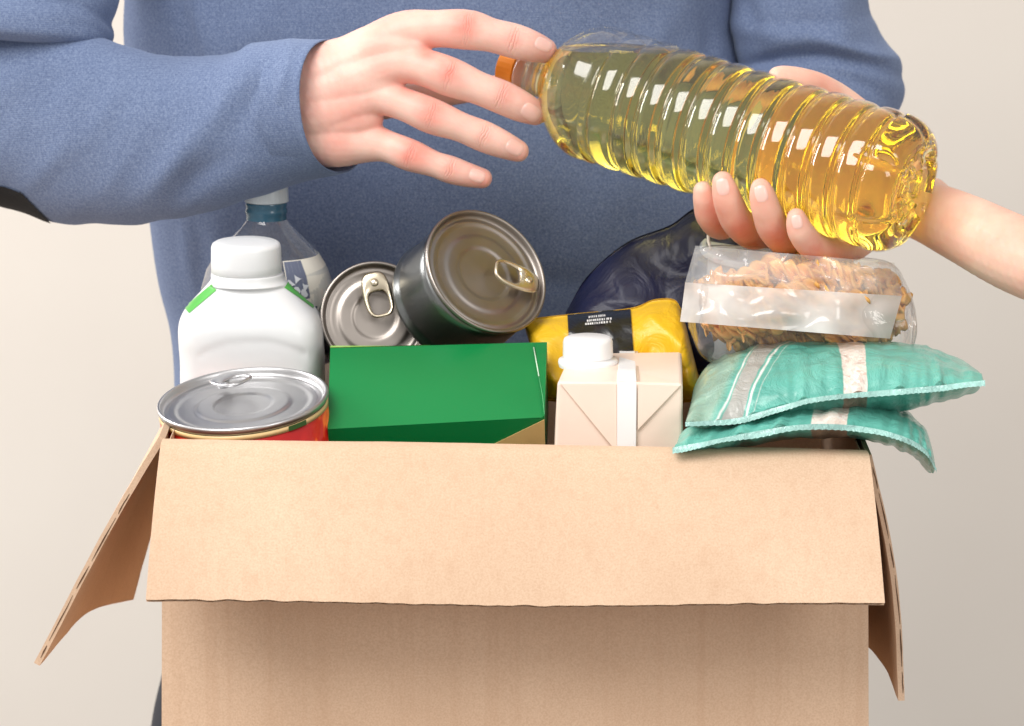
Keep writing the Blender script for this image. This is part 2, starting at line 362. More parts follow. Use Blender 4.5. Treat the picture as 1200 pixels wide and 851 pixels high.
# ---- clothing
def fold(p, spots):
    """soft wrinkle ridges: (px,py, dirx,diry, length_px, width_px, height_m)"""
    x, y = pix(p); h = 0
    for px, py, dx, dy, L, W, H in spots:
        l = math.hypot(dx, dy); ux, uy = dx / l, dy / l
        a = (x - px) * ux + (y - py) * uy; b = -(x - px) * uy + (y - py) * ux
        b += 0.0022 * a * a * (1 if H > 0 else -1)
        if abs(a) < L * 1.6 and abs(b) < W * 3: h += H * math.exp(-(a / L) ** 2 - (b / W) ** 2)
    return h
def sleeve(rings, n=72, sub=10, folds=(), wr=0.0012, wscale=22, hollow=True):
    """rings: (top px, top py, bottom px, bottom py, Y, lean_px, depth_m)"""
    dense = catmull(rings, sub); out = []
    for tx, ty, bx, by, Y, lean, dep in dense:
        t, b = P(tx, ty, Y), P(bx, by, Y); c = (t + b) / 2; a = (t - b) / 2
        nearp = P((tx + bx) / 2 + lean, (ty + by) / 2, Y - dep); e = nearp - c
        out.append([c + a * (math.copysign(abs(math.cos(q)) ** 0.92, math.cos(q))) + e * (math.copysign(abs(math.sin(q)) ** 0.92, math.sin(q))) for q in (2 * PI * k / n for k in range(n))])
    if hollow:
        last = out[-1]; c = sum(last, Vector()) / n; prev = sum(out[-4], Vector()) / n; ax = (c - prev).normalized()
        out.append([c + (p - c) * 0.99 + ax * 0.0008 for p in last]); out.append([c + (p - c) * 0.975 for p in last])
        for k in range(1, 6): out.append([c + (p - c) * 0.97 - ax * 0.006 * k for p in last])
    nrm = []
    m = len(out) - (7 if hollow else 0)
    for i, r_ in enumerate(out):
        c = sum(r_, Vector()) / n
        if i < m:
            fade = min(1, (m - i) / 6.0)
            for k, p in enumerate(r_):
                d = (p - c).normalized()
                h = wr * noise.noise(p * wscale) * 2 + wr * 0.8 * noise.noise(Vector((p.x * 60, p.y * 25, p.z * 25))) + fold(p, folds) * (1 if d.y < 0.2 else 0.3)
                r_[k] = p + d * h * fade
    return out
FOLDS_R = [(250, 140, 1, -1.6, 75, 14, .0045), (205, 185, 1, -1.5, 60, 13, .004), (150, 120, 1, -1.5, 55, 9, -.0018), (110, 150, 1, -1.3, 60, 9, .0016), (290, 120, 1, -2.2, 50, 10, -.003), (330, 100, 1, -3, 35, 8, .0022),
           (225, 215, 1, -.9, 50, 13, -.0045), (75, 90, 1, -.9, 50, 8, -.0015), (180, 90, 1, -1.5, 40, 7, .0014), (60, 190, 1, -1.2, 50, 10, .002), (20, 120, 1, -1.2, 40, 8, -.0015), (140, 200, 1, -1.3, 45, 8, .0014)]
fr = [(-150, 60, -150, 180, .34, 0, .05), (-90, 15, -95, 215, .325, 0, .055), (0, 5, 0, 240, .305, 0, .06), (60, 15, 62, 260, .29, 0, .06), (120, 42, 112, 263, .275, 0, .057), (180, 62, 180, 262, .26, -2, .054), (240, 66, 245, 249, .243, -6, .05), (278, 62, 298, 233, .23, -12, .047), (302, 50, 340, 219, .22, -22, .044), (345, 47, 372, 209, .208, -32, .042), (386, 46, 398, 203, .198, -42, .042)]
fore = loft(sleeve(fr, folds=FOLDS_R), True, False)
# upper arm hanging over the elbow
ur = [(190, -360, 330, -240, .46, 0, .06), (60, -380, 250, -220, .455, 0, .065), (-60, -290, 165, -180, .43, 0, .068), (-120, -100, 142, -100, .36, 0, .068), (-125, -30, 141, -30, .318, 0, .070), (-125, 0, 138, 0, .305, 0, .071), (-118, 22, 132, 26, .297, 0, .068), (-95, 36, 132, 50, .292, 0, .058), (-50, 42, 115, 62, .30, 0, .04), (0, 48, 60, 62, .305, 0, .012)]
upper = loft(sleeve(ur, folds=[(80, 5, 1, .35, 60, 9, -.003), (40, -8, 1, .1, 50, 8, .0025), (110, 22, 1, .9, 30, 6, .0025)], hollow=False))
# left arm: upper arm, bent elbow, forearm behind the bottle
lr = [(720, -260, 830, -370, .46, 0, .06), (800, -240, 930, -380, .46, 0, .065), (835, -180, 1000, -270, .46, 0, .065), (848, -100, 1012, -100, .45, 0, .062), (852, 0, 1018, 0, .44, 0, .06), (852, 30, 1027, 30, .438, 0, .058), (858, 55, 1046, 58, .436, 0, .058), (862, 78, 1058, 84, .434, 0, .057), (850, 112, 1054, 128, .428, 0, .055), (838, 150, 1020, 170, .41, 0, .05), (835, 205, 985, 215, .385, 0, .045), (842, 245, 955, 250, .365, 0, .038)]
leftarm = loft(sleeve(lr, folds=[(940, 66, 1, -.05, 95, 9, -.009), (930, 45, 1, .05, 80, 14, .004), (1000, 60, 1, .25, 50, 8, .005), (900, 88, 1, -.12, 60, 10, .005), (880, 20, .3, 1, 40, 10, -.003), (980, 20, .2, 1, 40, 16, .003), (1010, 98, 1, .5, 40, 8, -.003)], hollow=False))
# torso
def torso_rings():
    rows = [(-420, 440, 640, .08), (-360, 330, 770, .10), (-300, 190, 890, .115), (-150, 150, 900, .13), (0, 147, 862, .135), (60, 150, 862, .135), (150, 158, 880, .135), (262, 181, 905, .135), (330, 193, 905, .133), (380, 202, 900, .13), (445, 206, 895, .13), (540, 205, 890, .13)]
    out = []
    for y, a, b, dep in catmull(rows, 9):
        l, r_ = P(a, y, .465), P(b, y, .465); c = (l + r_) / 2; h = (r_ - l) / 2
        ring = []
        for k in range(140):
            q = 2 * PI * k / 140; ring.append(c + h * math.copysign(abs(math.cos(q)) ** .85, math.cos(q)) + Vector((0, -dep, 0)) * math.copysign(abs(math.sin(q)) ** .8, math.sin(q)))
        out.append(ring)
    T = [(240, 40, .25, 1, 60, 10, .004), (215, 20, .35, 1, 50, 7, -.003), (300, 35, .6, -1, 50, 14, .003), (760, 60, -.5, 1, 60, 16, .003), (830, 60, -.1, 1, 60, 9, -.004), (420, 300, .1, 1, 90, 14, -.003), (460, 240, .5, 1, 60, 12, .003), (370, 260, .3, 1, 60, 12, -.003),
         (235, 300, .12, 1, 60, 5, -.0025), (218, 300, .12, 1, 60, 4, .002), (258, 290, .1, 1, 60, 5, .002), (700, 260, -.4, 1, 70, 20, .002), (680, 330, 1, .1, 80, 14, -.002)]
    for r_ in out:
        c = sum(r_, Vector()) / len(r_)
        for k, p in enumerate(r_):
            d = (p - c).normalized(); r_[k] = p + d * (0.0016 * noise.noise(p * 14) * 2 + 0.0008 * noise.noise(Vector((p.x * 45, p.y * 20, p.z * 18))) + (fold(p, T) if d.y < 0.1 else 0))
    return out
tor = loft(torso_rings())
sv, sf = merge(fore, upper, leftarm, tor)
mk('sweater', sv, sf, M['sweater'], man)
# elbow patch: a fitted piece of black cloth just outside the sleeve
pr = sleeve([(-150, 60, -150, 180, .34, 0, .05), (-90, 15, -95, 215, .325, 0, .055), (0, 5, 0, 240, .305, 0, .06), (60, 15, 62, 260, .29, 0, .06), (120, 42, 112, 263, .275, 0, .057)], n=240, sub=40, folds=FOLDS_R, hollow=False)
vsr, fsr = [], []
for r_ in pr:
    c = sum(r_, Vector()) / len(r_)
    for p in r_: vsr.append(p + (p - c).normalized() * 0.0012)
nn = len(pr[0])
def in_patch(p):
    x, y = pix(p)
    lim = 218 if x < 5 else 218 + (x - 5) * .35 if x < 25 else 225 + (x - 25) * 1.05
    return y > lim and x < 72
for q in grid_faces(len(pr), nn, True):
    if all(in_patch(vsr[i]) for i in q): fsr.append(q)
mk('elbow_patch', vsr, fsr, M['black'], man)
# trousers below the sweater (two legs joined at the seat)
def leg(x0, x1, lx0, lx1):
    out = []
    for y, a, b in catmull([(520, x0, x1), (620, x0 - 2, x1), (760, x0 - 12, x1 - 5), (851, x0 - 30, x1 - 12), (1000, lx0 - 10, lx1), (1300, lx0, lx1 - 10)], 8):
        l, r_ = P(a, y, .46), P(b, y, .46); c = (l + r_) / 2; h = (r_ - l) / 2
        out.append([c + h * math.cos(q) + Vector((0, -.11, 0)) * math.sin(q) for q in (2 * PI * k / 48 for k in range(48))])
    return out
mk('trousers', *merge(loft(leg(207, 560, 175, 470)), loft(leg(540, 885, 560, 870))), M['denim'], man)
# ================================================================ oil bottle
A_, B_ = P(592, 77, .222), P(1072, 223, .082)
AX = (B_ - A_).normalized(); LEN = (B_ - A_).length; RB = 0.0437
oilb = thing('oil_bottle', 'clear ribbed plastic bottle of golden cooking oil passed between two hands', 'bottle', A_)
prof_neck = 0.031
def radius(t):
    s0, s1 = prof_neck + .001, prof_neck + .038
    if t < s0: return 0.0125
    if t < s1:
        u = (t - s0) / (s1 - s0); return 0.0125 + (RB - .0125) * (math.sin(u * PI / 2) ** 0.80)
    end = LEN - 0.020
    r = RB
    if t < end + .002:
        n = 11; sr = s1 + .014; w = (end - sr) / n; u = ((t - sr) / w) % 1.0; u = min(u, 1 - u) * w if t > sr - .004 else w / 2
        r = RB * (1 - 0.050 * math.exp(-(u / 0.0029) ** 2)) - 0.0002 * (1 - u / (w / 2)) 
    if t >= end:
        u = min(1, (t - end) / 0.020); r = r * 1.0 - 0.013 * (1 - math.sqrt(max(0, 1 - u * u)))
    return r
def bottle_mesh(inset, t0, seg=128):
    prof = []; t = t0
    while t < LEN - .0001:
        prof.append((radius(t) - inset, t)); t += 0.0007
    prof.append((radius(LEN) - inset, LEN - inset * .5))
    rl = radius(LEN) - inset
    for k in range(1, 15): prof.append((rl * (1 - k / 15), LEN - inset * .5 + (-0.0045 * math.sin(min(1, k / 6) * PI / 2) ** 2)))
    prof.append((0.0006, LEN - .0045))
    def fn(r, h, a):
        if h > LEN - .036:
            u = min(1, (h - (LEN - .036)) / .02)
            g = abs(math.sin(a * 3)) ; gg = math.exp(-(g / .24) ** 2)        # six petal grooves
            if r > radius(LEN) * .9 or h < LEN - .006:
                r = r - 0.0028 * gg * u
            else:
                h = h - 0.0035 * gg * min(1, r / .006)
            if r <= radius(LEN) * .99 and h > LEN - .008: h += 0.0012 * math.cos(r / .0045 * PI)
        return r, h
    return revolve(prof, A_, AX, seg, cap0=True, cap1=True, fn=fn)
shell = mk('bottle_body', *bottle_mesh(0.0, prof_neck - .012), M['pet'], oilb)
# oil: same shape a hair inside, cut level by gravity
ov, of = bottle_mesh(0.0007, prof_neck - .004)
bm = bmesh.new(); bvs = [bm.verts.new(v) for v in ov]
for f in of:
    try: bm.faces.new([bvs[i] for i in f])
    except ValueError: pass
bmesh.ops.recalc_face_normals(bm, faces=bm.faces)
zlev = P(720, 61, .16).z
res = bmesh.ops.bisect_plane(bm, geom=bm.verts[:] + bm.edges[:] + bm.faces[:], plane_co=(0, 0, zlev), plane_no=(0, 0, 1), clear_outer=True, dist=1e-6)
ed = [e for e in bm.edges if e.is_boundary]
bmesh.ops.holes_fill(bm, edges=ed, sides=0)
bmesh.ops.recalc_face_normals(bm, faces=bm.faces)
for v in bm.verts: v.co -= A_
me = bpy.data.meshes.new('oil'); bm.to_mesh(me); bm.free()
for p in me.polygons: p.use_smooth = len(p.vertices) <= 5
me.set_sharp_from_angle(angle=math.radians(32))
me.materials.append(M['oil']); o = bpy.data.objects.new('oil', me); COL.objects.link(o); o.parent = oilb
# cap with knurls, neck collar
mk('cap', *revolve([(.0001, 0), (.0125, 0), (.0142, .0012), (.0146, .004), (.0148, .0125), (.0138, .013)], A_, AX, 90, fn=lambda r, h, a: (r - (.0004 * (math.sin(a * 30) > 0) if .003 < h < .012 and r > .014 else 0), h)), M['cap'], oilb, auto=35)
mk('neck_collar', *revolve([(.0126, .0135), (.0158, .0145), (.0160, .0170), (.0132, .018), (.0131, .0225), (.0146, .023), (.0146, .0245), (.0131, .025), (.0131, .031)], A_, AX, 64, cap0=False, cap1=False), M['neck'], oilb)

# ================================================================ the helping hand
helper = thing('person', 'second person reaching in from the right, bare forearm, holding the bottle base', 'person', P(1150, 280, .12))
HH = [
    [(1420, 395, .03, 52), (1300, 338, .05, 49), (1200, 302, .08, 46), (1130, 268, .11, 41), (1085, 248, .135, 36), (1040, 235, .155, 34), (985, 225, .17, 32), (940, 215, .178, 26)],
    [(1085, 240, .14, 34), (1020, 205, .17, 34), (960, 185, .18, 30), (925, 195, .18, 26)],
    # index
    [(930, 190, .182, 24), (890, 225, .178, 20), (850, 262, .155, 18), (833, 254, .128, 17), (827, 236, .118, 15), (824, 224, .115, 12)],
    # middle
    [(950, 205, .180, 25), (920, 250, .172, 20), (888, 274, .150, 19), (866, 262, .118, 19), (855, 240, .106, 18), (850, 223, .102, 16), (847, 212, .101, 12.5)],
    # ring
    [(985, 225, .175, 25), (958, 268, .162, 20), (930, 286, .136, 19), (908, 270, .103, 19), (899, 248, .092, 18), (894, 231, .088, 16), (892, 220, .087, 12.5)],
    # little
    [(1025, 245, .165, 25), (1008, 282, .145, 19), (980, 293, .115, 17), (953, 288, .092, 17), (940, 274, .082, 16), (935, 263, .079, 14), (933, 254, .078, 11)],
    # thumb over the top
    [(1075, 232, .145, 32), (1030, 170, .172, 28), (992, 128, .172, 22), (962, 106, .160, 19), (938, 98, .150, 18.5), (920, 93, .145, 16), (911, 90, .142, 12)],
]
hb = mk_me('body', blobs(HH, 0.0009, 7), M['skin2'], None)
for v in hb.data.vertices: v.co -= helper.location
hb.parent = helper
paint_skin(hb, [(866, 258, .118, .2, 1, 19), (908, 266, .103, .25, 1, 19), (950, 286, .092, .5, 1, 17)],
           [(866, 270, .10, 20, .8), (850, 218, .085, 18, .5), (908, 278, .085, 20, .8), (894, 225, .07, 18, .5), (955, 292, .075, 20, .8), (935, 258, .065, 16, .5), (835, 255, .12, 25, .7), (980, 296, .10, 22, .6), (1080, 300, .10, 40, .4), (960, 100, .14, 30, .3)])
ht = bvh_of(hb)
for a in ((847, 219, 80, 23, 18), (892, 227, 76, 23, 18), (934, 260, 78, 19, 15)): nail(ht, helper, *a)

# ================================================================ cardboard box
BOXG = 0.28
def sheet(corner_fn, nu, nv, thick, name, parent, lenu, period=0.0072, warp=0.0004, flute=True, solid=False):
    """corrugated sheet: two liners and a wavy medium between; corner_fn(u,v) -> point on the outer liner"""
    def nrm(u, v):
        e = 1e-3; a = corner_fn(min(1, u + e), v) - corner_fn(max(0, u - e), v); b = corner_fn(u, min(1, v + e)) - corner_fn(u, max(0, v - e))
        return a.cross(b).normalized()
    o_, i_ = [], []
    for i in range(nu):
        for j in range(nv):
            u, v = i / (nu - 1), j / (nv - 1); p = corner_fn(u, v); n = nrm(u, v)
            p = p + n * (warp * noise.noise(p * 11) * 2 + warp * .35 * noise.noise(p * 60))
            o_.append((p, n))
    def liner(d0, d1):
        vs = [p + n * d0 for p, n in o_] + [p + n * d1 for p, n in o_]; N = nu * nv
        fs = grid_faces(nu, nv) + grid_faces(nu, nv, off=N)
        rim = [i * nv for i in range(nu)] + [(nu - 1) * nv + j for j in range(1, nv)] + [i * nv + nv - 1 for i in range(nu - 2, -1, -1)] + [j for j in range(nv - 2, 0, -1)]
        for a, b in zip(rim, rim[1:] + rim[:1]): fs.append((a, b, N + b, N + a))
        return vs, fs
    lt = 0.00045
    o = mk(name, *(liner(0, thick) if solid else merge(liner(0, lt), liner(thick - lt, thick))), M['card'], parent, auto=50)
    if flute:
        n = int(lenu / period * 8); vs = []; m = nv
        for i in range(n + 1):
            u = i / n; d = thick / 2 + (abs(thick) / 2 - lt * 1.3) * math.sin(u * lenu / period * 2 * PI)
            for j in range(m):
                v = j / (m - 1) * .996 + .002; p = corner_fn(u, v); nn_ = nrm(u, v)
                p = p + nn_ * (warp * noise.noise(p * 11) * 2 + warp * .35 * noise.noise(p * 60)); vs.append(p + nn_ * d)
        mk('fluting', vs, grid_faces(n + 1, m), M['flute'], o)
    return o
def bil(a, b, c, d):   # a b / d c  (u along a-b, v toward d-c)
    return lambda u, v: (a * (1 - u) + b * u) * (1 - v) + (d * (1 - u) + c * u) * v
TLc, TRc = P(190, 516, 0), P(1017, 529, 0); BLc, BRc = P(189, 1120, 0), P(1019, 1120, 0)
zb = BLc.z
cb = thing('cardboard_box', 'open brown corrugated cardboard box packed with groceries, flaps folded out', 'box', Vector((0, .135, zb)))
back = Vector((0, BOXG, 0))
TH = .0036
sheet(bil(TLc, TRc, BRc, BLc), 60, 40, TH, 'front_panel', cb, .41, flute=False, solid=True)
sheet(bil(TLc + back, TRc + back, BRc + back, BLc + back), 24, 16, TH, 'back_panel', cb, .41, flute=False)
e_ = Vector((.0005, 0, 0)); iy = Vector((0, TH + .0005, 0))
sheet(bil(TLc + e_ + iy, TLc + back + e_ - iy, BLc + back + e_ - iy, BLc + e_ + iy), 24, 16, -TH, 'side_panel', cb, .27, flute=False)
sheet(bil(TRc - e_ + iy, TRc + back - e_ - iy, BRc + back - e_ - iy, BRc - e_ + iy), 24, 16, TH, 'side_panel', cb, .27, flute=False)
sheet(bil(BLc + Vector((.005, .005, .001)), BRc + Vector((-.005, .005, .001)), BRc + back + Vector((-.005, -.005, .001)), BLc + back + Vector((.005, -.005, .001))), 10, 10, TH, 'bottom_panel', cb, .41, flute=False)
# front flap, folded forward and down with a rounded crease
f0, f1, f2, f3 = P(191, 514, -.002), P(1016, 527, -.002), P(1037, 709, -.075), P(171, 705, -.075)
def front_flap(u, v):
    p = bil(f0, f1, f2, f3)(u, v)
    return p + Vector((0, -.004, .0055)) * math.sin(min(1, v / .12) * PI / 2) * (1 - v) + Vector((0, -.006, .002)) * math.sin(v * PI) + Vector((0, 0, .0012)) * math.sin(u * 7 + 1) * v + Vector((0, 0, .0009)) * noise.noise(Vector((u * 40, 1, 2))) * v ** 8
sheet(front_flap, 110, 44, .0048, 'front_flap', cb, .43)
# left flap, hanging out and twisted
hl0, hl1 = P(187, 511, 0), TLc + back + Vector((-.002, 0, .002))
botl = [P(40, 777, -.004), P(66, 744, .06), P(102, 713, .14), P(150, 701, .262)]
def curve_at(pts, u):
    key = id(pts)
    if key not in bl_cache: bl_cache[key] = catmull([tuple(p) for p in pts], 12)
    q = bl_cache[key]; x = u * (len(q) - 1); i = min(int(x), len(q) - 2); return Vector(q[i]).lerp(Vector(q[i + 1]), x - i)
bl_cache = {}
def left_flap(u, v):
    a = hl0.lerp(hl1, u); b = curve_at(botl, u); return a.lerp(b, v) + Vector((-.001, 0, .001)) * math.sin(v * PI)
sheet(left_flap, 30, 60, -.0038, 'side_flap', cb, .27, warp=.0008, flute=False, solid=True)
hr0, hr1 = TRc + Vector((.003, .001, -.002)), TRc + back + Vector((.002, 0, 0))
botr = [P(1062, 821, -.004), P(1046, 783, .07), P(1022, 757, .15), P(985, 742, .262)]
def right_flap(u, v):
    a = hr0.lerp(hr1, u); b = curve_at(botr, u); return a.lerp(b, v) + Vector((.005, 0, .002)) * math.sin(v * PI)
sheet(right_flap, 30, 60, .0038, 'side_flap', cb, .27, warp=.0008, flute=False, solid=True)
# dark broken strips on the solid cut edge, painting the shaded gap at the fluting
gap_mat = plain('painted_flute_gap', srgb(92, 64, 44), .95, var=.2, vscale=300)
for nm_, fnc, sg, a0, a1 in (('l', left_flap, -1, .25, .97), ('r', right_flap, 1, .05, .97)):
    rt_ = random.Random(3); vs, fs = [], []; v_ = a0
    while v_ < a1:
        ln = rt_.uniform(.05, .22); e1 = min(a1, v_ + ln)
        for k in range(5):
            t_ = v_ + (e1 - v_) * k / 4; p = fnc(0, t_); q = fnc(.02, t_); r_ = fnc(0, min(1, t_ + .01)); n_ = (q - p).cross(r_ - p).normalized() * sg
            hw_ = (.00012 + .00022 * math.sin(k / 4 * PI)) * rt_.uniform(.7, 1.3); off = -(q - p).normalized() * .0003; c_ = p + n_ * .0019 * (1 if sg > 0 else 1) + off + n_ * rt_.uniform(-.0002, .0002)
            vs += [c_ - n_ * hw_, c_ + n_ * hw_]
        b_ = len(vs) - 10
        fs += [(b_ + 2 * k, b_ + 2 * k + 1, b_ + 2 * k + 3, b_ + 2 * k + 2) for k in range(4)]
        v_ = e1 + rt_.uniform(.004, .03)
    mk('flute_gap_line', vs, fs, gap_mat, cb, kind='stuff')
# back flap hanging behind
bk = [TLc + back + Vector((0, .003, 0)), TRc + back + Vector((0, .003, 0)), TRc + back + Vector((0, .02, -.12)), TLc + back + Vector((0, .02, -.12))]
sheet(bil(*bk), 16, 8, .0036, 'back_flap', cb, .41, flute=False)
# what the box stands on (below the frame)
mk('tabletop', *box(Vector((0, .1, zb - .021)), Vector((.6, 0, 0)), Vector((0, .22, 0)), Vector((0, 0, .02))), plain('pale_wood', srgb(190, 160, 130), .5), smooth=False, kind='structure')
# ================================================================ groceries
def can(name, label, c, n, rad, length, lidmat, wallmat, tab_at, tab_dir, group='tin cans in the box', beads=(.78, .55, .34), tablen=.024, tabw=.0155, side_beads=False, tablift=.0022):
    t = thing(name, label, 'can', c, group)
    Rr = rad
    prof = [(Rr - .0030, -.006), (Rr - .0012, -.0045), (Rr - .0002, -.0028), (Rr, -.0012), (Rr - .0006, -.0001), (Rr - .0016, 0), (Rr - .0024, -.0008), (Rr - .0028, -.0028), (Rr - .0034, -.0046)]
    x = Rr - .0048; prof += [(x, -.0050), (x - .001, -.0046)]
    b = sorted(beads, reverse=True); k = x - .002
    while k > .001:
        h = -.0042
        for q in b: h += -.0013 * (0.5 + .5 * math.tanh((q * Rr - k) / .0010)) * (1 if q != b[1] else -1) * .75
        prof.append((k, h)); k -= .0009
    prof.append((.0004, prof[-1][1]))
    mk('lid', *revolve(prof, c, n, 128, cap0=False, cap1=True), lidmat, t, auto=70)
    wp = [(Rr - .0034, -.0056)]
    L = length; k = .008
    wp.append((Rr - .0022, -.0075))
    while k < L - .006:
        r = Rr - .0018
        if side_beads and L * .3 < k < L * .7: r += .0006 * math.sin(k / .0055 * 2 * PI)
        wp.append((r, -k)); k += .0012 if side_beads else .006
    wp += [(Rr - .0018, -(L - .006)), (Rr - .0004, -(L - .0035)), (Rr, -(L - .0018)), (Rr - .0008, -L), (Rr - .003, -L), (Rr - .0045, -(L - .003)), (.0005, -(L - .003))]
    mk('can_wall', *revolve(wp, c, n, 128, cap0=False), wallmat, t, auto=60)
    # ring pull: centre line loop with varying width, raised a little off the lid
    X, Y, Z = frame(n, tab_dir); o = tab_at
    vs = []; N = 44; m = 10
    hl, hw = tablen / 2, tabw / 2
    for i in range(N):
        a = 2 * PI * i / N; ca, sa = math.cos(a), math.sin(a)
        pw = .62
        ox = hl * math.copysign(abs(ca) ** pw, ca); oy = hw * math.copysign(abs(sa) ** pw, sa) * (1 - .10 * (ca > 0) * ca)
        hx = (hl * .5 * math.copysign(abs(ca) ** pw, ca)) - hl * .36; hy = hw * .66 * math.copysign(abs(sa) ** pw, sa)
        for j in range(m):
            b_ = 2 * PI * j / m; f = .5 + .5 * math.cos(b_); th = .0010 * math.sin(b_)
            px_ = hx + (ox - hx) * f; py_ = hy + (oy - hy) * f
            lift = tablift + th + .0016 * max(0, -px_ / hl) + (.0004 * math.sin(f * PI) * (1 if th > 0 else 0))
            vs.append(o + X * px_ + Y * py_ + Z * lift)
    fs = []
    for i in range(N):
        for j in range(m): fs.append((i * m + j, i * m + (j + 1) % m, ((i + 1) % N) * m + (j + 1) % m, ((i + 1) % N) * m + j))
    tb = mk('pull_tab', vs, fs, M['tab'] if lidmat is not M['tin'] else M['tin'], t)
    rv = o + X * hl * .52
    mk('rivet', *merge(revolve([(.0001, .0046), (.0016, .0044), (.0025, .0038), (.0027, .0026), (.0034, .0030), (.0040, .0028), (.0042, -.001)], rv, n, 32), ), M['tab'] if lidmat is not M['tin'] else M['tin'], tb)
    return t
def dirpx(c, n, x, y, x2, y2):
    """direction on the plane (c,n) running from one photo pixel to another"""
    def on(px, py):
        d = P(px, py, 1) - CAM; return CAM + d * ((c - CAM).dot(n) / d.dot(n))
    return on(x, y), (on(x2, y2) - on(x, y)).normalized()
# red tomato can
c = P(284, 465.5, .062); n = camdir(-.08, .94, .35)
o_, d_ = dirpx(c, n, 271, 453, 258, 450)
rc = can('tin_can', 'silver lidded can with a red and orange paper label at the left box corner', c, n, .0522, .108, M['tin'], M['tin'], o_, d_, tablen=.0255, tabw=.022, tablift=.0040)
lm = Mat('tomato_label'); nz = lm.noise(22, 3, dist=.8)
lc = lm.ramp(nz, [(.38, srgb(168, 16, 16)), (.50, srgb(186, 24, 18)), (.55, srgb(232, 116, 44)), (.66, srgb(172, 18, 14))])
lm.set(Base_Color=lc, Roughness=.3, Coat_Weight=.3)
mk('paper_label', *revolve([(.0509, -.0072), (.0512, -.0072), (.0512, -.100), (.0509, -.100)], c, n, 128, cap0=False, cap1=False), lm.m, rc)
mk('label_edge', *revolve([(.0509, -.0050), (.05145, -.0050), (.05145, -.0082), (.0509, -.0082)], c, n, 128, cap0=False, cap1=False), plain('cream_print', srgb(226, 196, 140), .35), rc)
gx, gy, gz = frame(n, F * -1)
gp = []
for i in range(9):
    a = math.radians(34 + i * 1.9)
    for h in (-.0050, -.0082): gp.append(c + (gx * math.cos(a) + gy * math.sin(a)) * (.0517) + gz * h)
gp2 = gp
mk('label_leaf', gp2, grid_faces(9, 2), plain('leaf_print', srgb(60, 96, 50), .35), rc)
# grey tin tilted on top
c = P(571, 317, .15); n = camdir(.50, .42, .76)
o_, d_ = dirpx(c, n, 603, 326, 625, 334)
can('tin_can', 'large unlabelled grey tin lying tilted with its ring pull at the right of the lid', c, n, .0432, .047, M['tin_warm'], M['tin_dark'], o_, d_, tablen=.0335, tabw=.018, beads=(.80, .62, .42))
# second tin behind it
c = P(440, 370, .165); n = camdir(.10, .12, .98)
o_, d_ = dirpx(c, n, 442, 346, 437, 326)
can('tin_can', 'smaller grey tin with its lid facing out, half hidden behind the tilted tin', c, n, .0352, .05, M['tin_warm'], M['tin_dark'], o_, d_, tablen=.030, tabw=.0185, beads=(.82, .66, .40))

# white plastic jug
def rr_ring(c, hx, hy, pw, n=96, flat=0):
    out = []
    for k in range(n):
        a = 2 * PI * k / n; ca, sa = math.cos(a), math.sin(a)
        out.append(c + Vector((hx * math.copysign(abs(ca) ** pw, ca), hy * math.copysign(abs(sa) ** pw, sa), 0)))
    return out
YJ = .158
white = plain('white_hdpe', (.74, .75, .76, 1), .32, var=.01, Subsurface_Weight=.15, Subsurface_Radius=(1, 1, 1), Subsurface_Scale=.004)
jl = P(296, 300, YJ)
jug = thing('milk_bottle', 'opaque white plastic bottle with screw cap and green shoulder stripes', 'bottle', jl)
rows = [(320, 248, 332, .30, 1), (327, 247, 334, .32, 1), (333, 243, 339, .34, .95), (345, 232, 350, .5, .8), (357, 221, 362, .62, .66), (367, 214, 371, .72, .56), (378, 211, 376.5, .76, .5), (392, 211, 379, .78, .48), (408, 212, 379.5, .78, .5), (424, 213, 380, .78, .5), (440, 213, 380, .78, .5), (520, 214, 381, .78, .5), (640, 215, 381, .78, .5)]
rings = []
for y, a, b, dep, pw in catmull(rows, 5):
    l, r_ = P(a, y, YJ), P(b, y, YJ); hx = (r_.x - l.x) / 2; dd = {True: hx}[True]
    hy = hx * (1 if dep < .33 else .80); cc = (l + r_) / 2
    ring = rr_ring(cc, hx, hy, pw)
    for k, p in enumerate(ring):
        x, yy = pix(p); 
        if p.y < YJ - hy * .5:
            # moulded arch under the shoulder and a step low on the face
            arch = 388 + ((x - 296) / 62) ** 2 * 16
            s = math.exp(-((y - arch) / 5) ** 2) * (abs(x - 296) < 62) * .0009
            s += .0008 * (0.5 + .5 * math.tanh((y - arch - 4) / 3)) * max(0, 1 - ((x - 296) / 66) ** 6) * (0.5 + .5 * math.tanh((424 - y) / 4))
            ring[k] = p + Vector((0, 1, 0)) * s
    rings.append(ring)
jb = mk('bottle_body', *loft(rings), white, jug)
cc = P(289, 325, YJ) ; tp = P(289, 283, YJ); hh = (tp - cc).length
mk('screw_cap', *revolve([(.0205, -.001), (.0222, -.0005), (.0225, .0012), (.0222, .0030), (.0214, .0034), (.0222, .0040), (.0224, hh * .4), (.0219, hh - .003), (.0212, hh - .0012), (.0196, hh - .0002), (.012, hh), (.0001, hh + .0003)], cc, Vector((.0, -.05, 1)), 140, cap0=False, fn=lambda r, h, a: (r - (.00022 * (1 + math.sin(a * 70)) if .0045 < h < hh - .003 and r > .021 else 0), h)), white, jug, auto=60)
jt = bvh_of(jb); green = plain('green_print', srgb(88, 176, 76), .35)
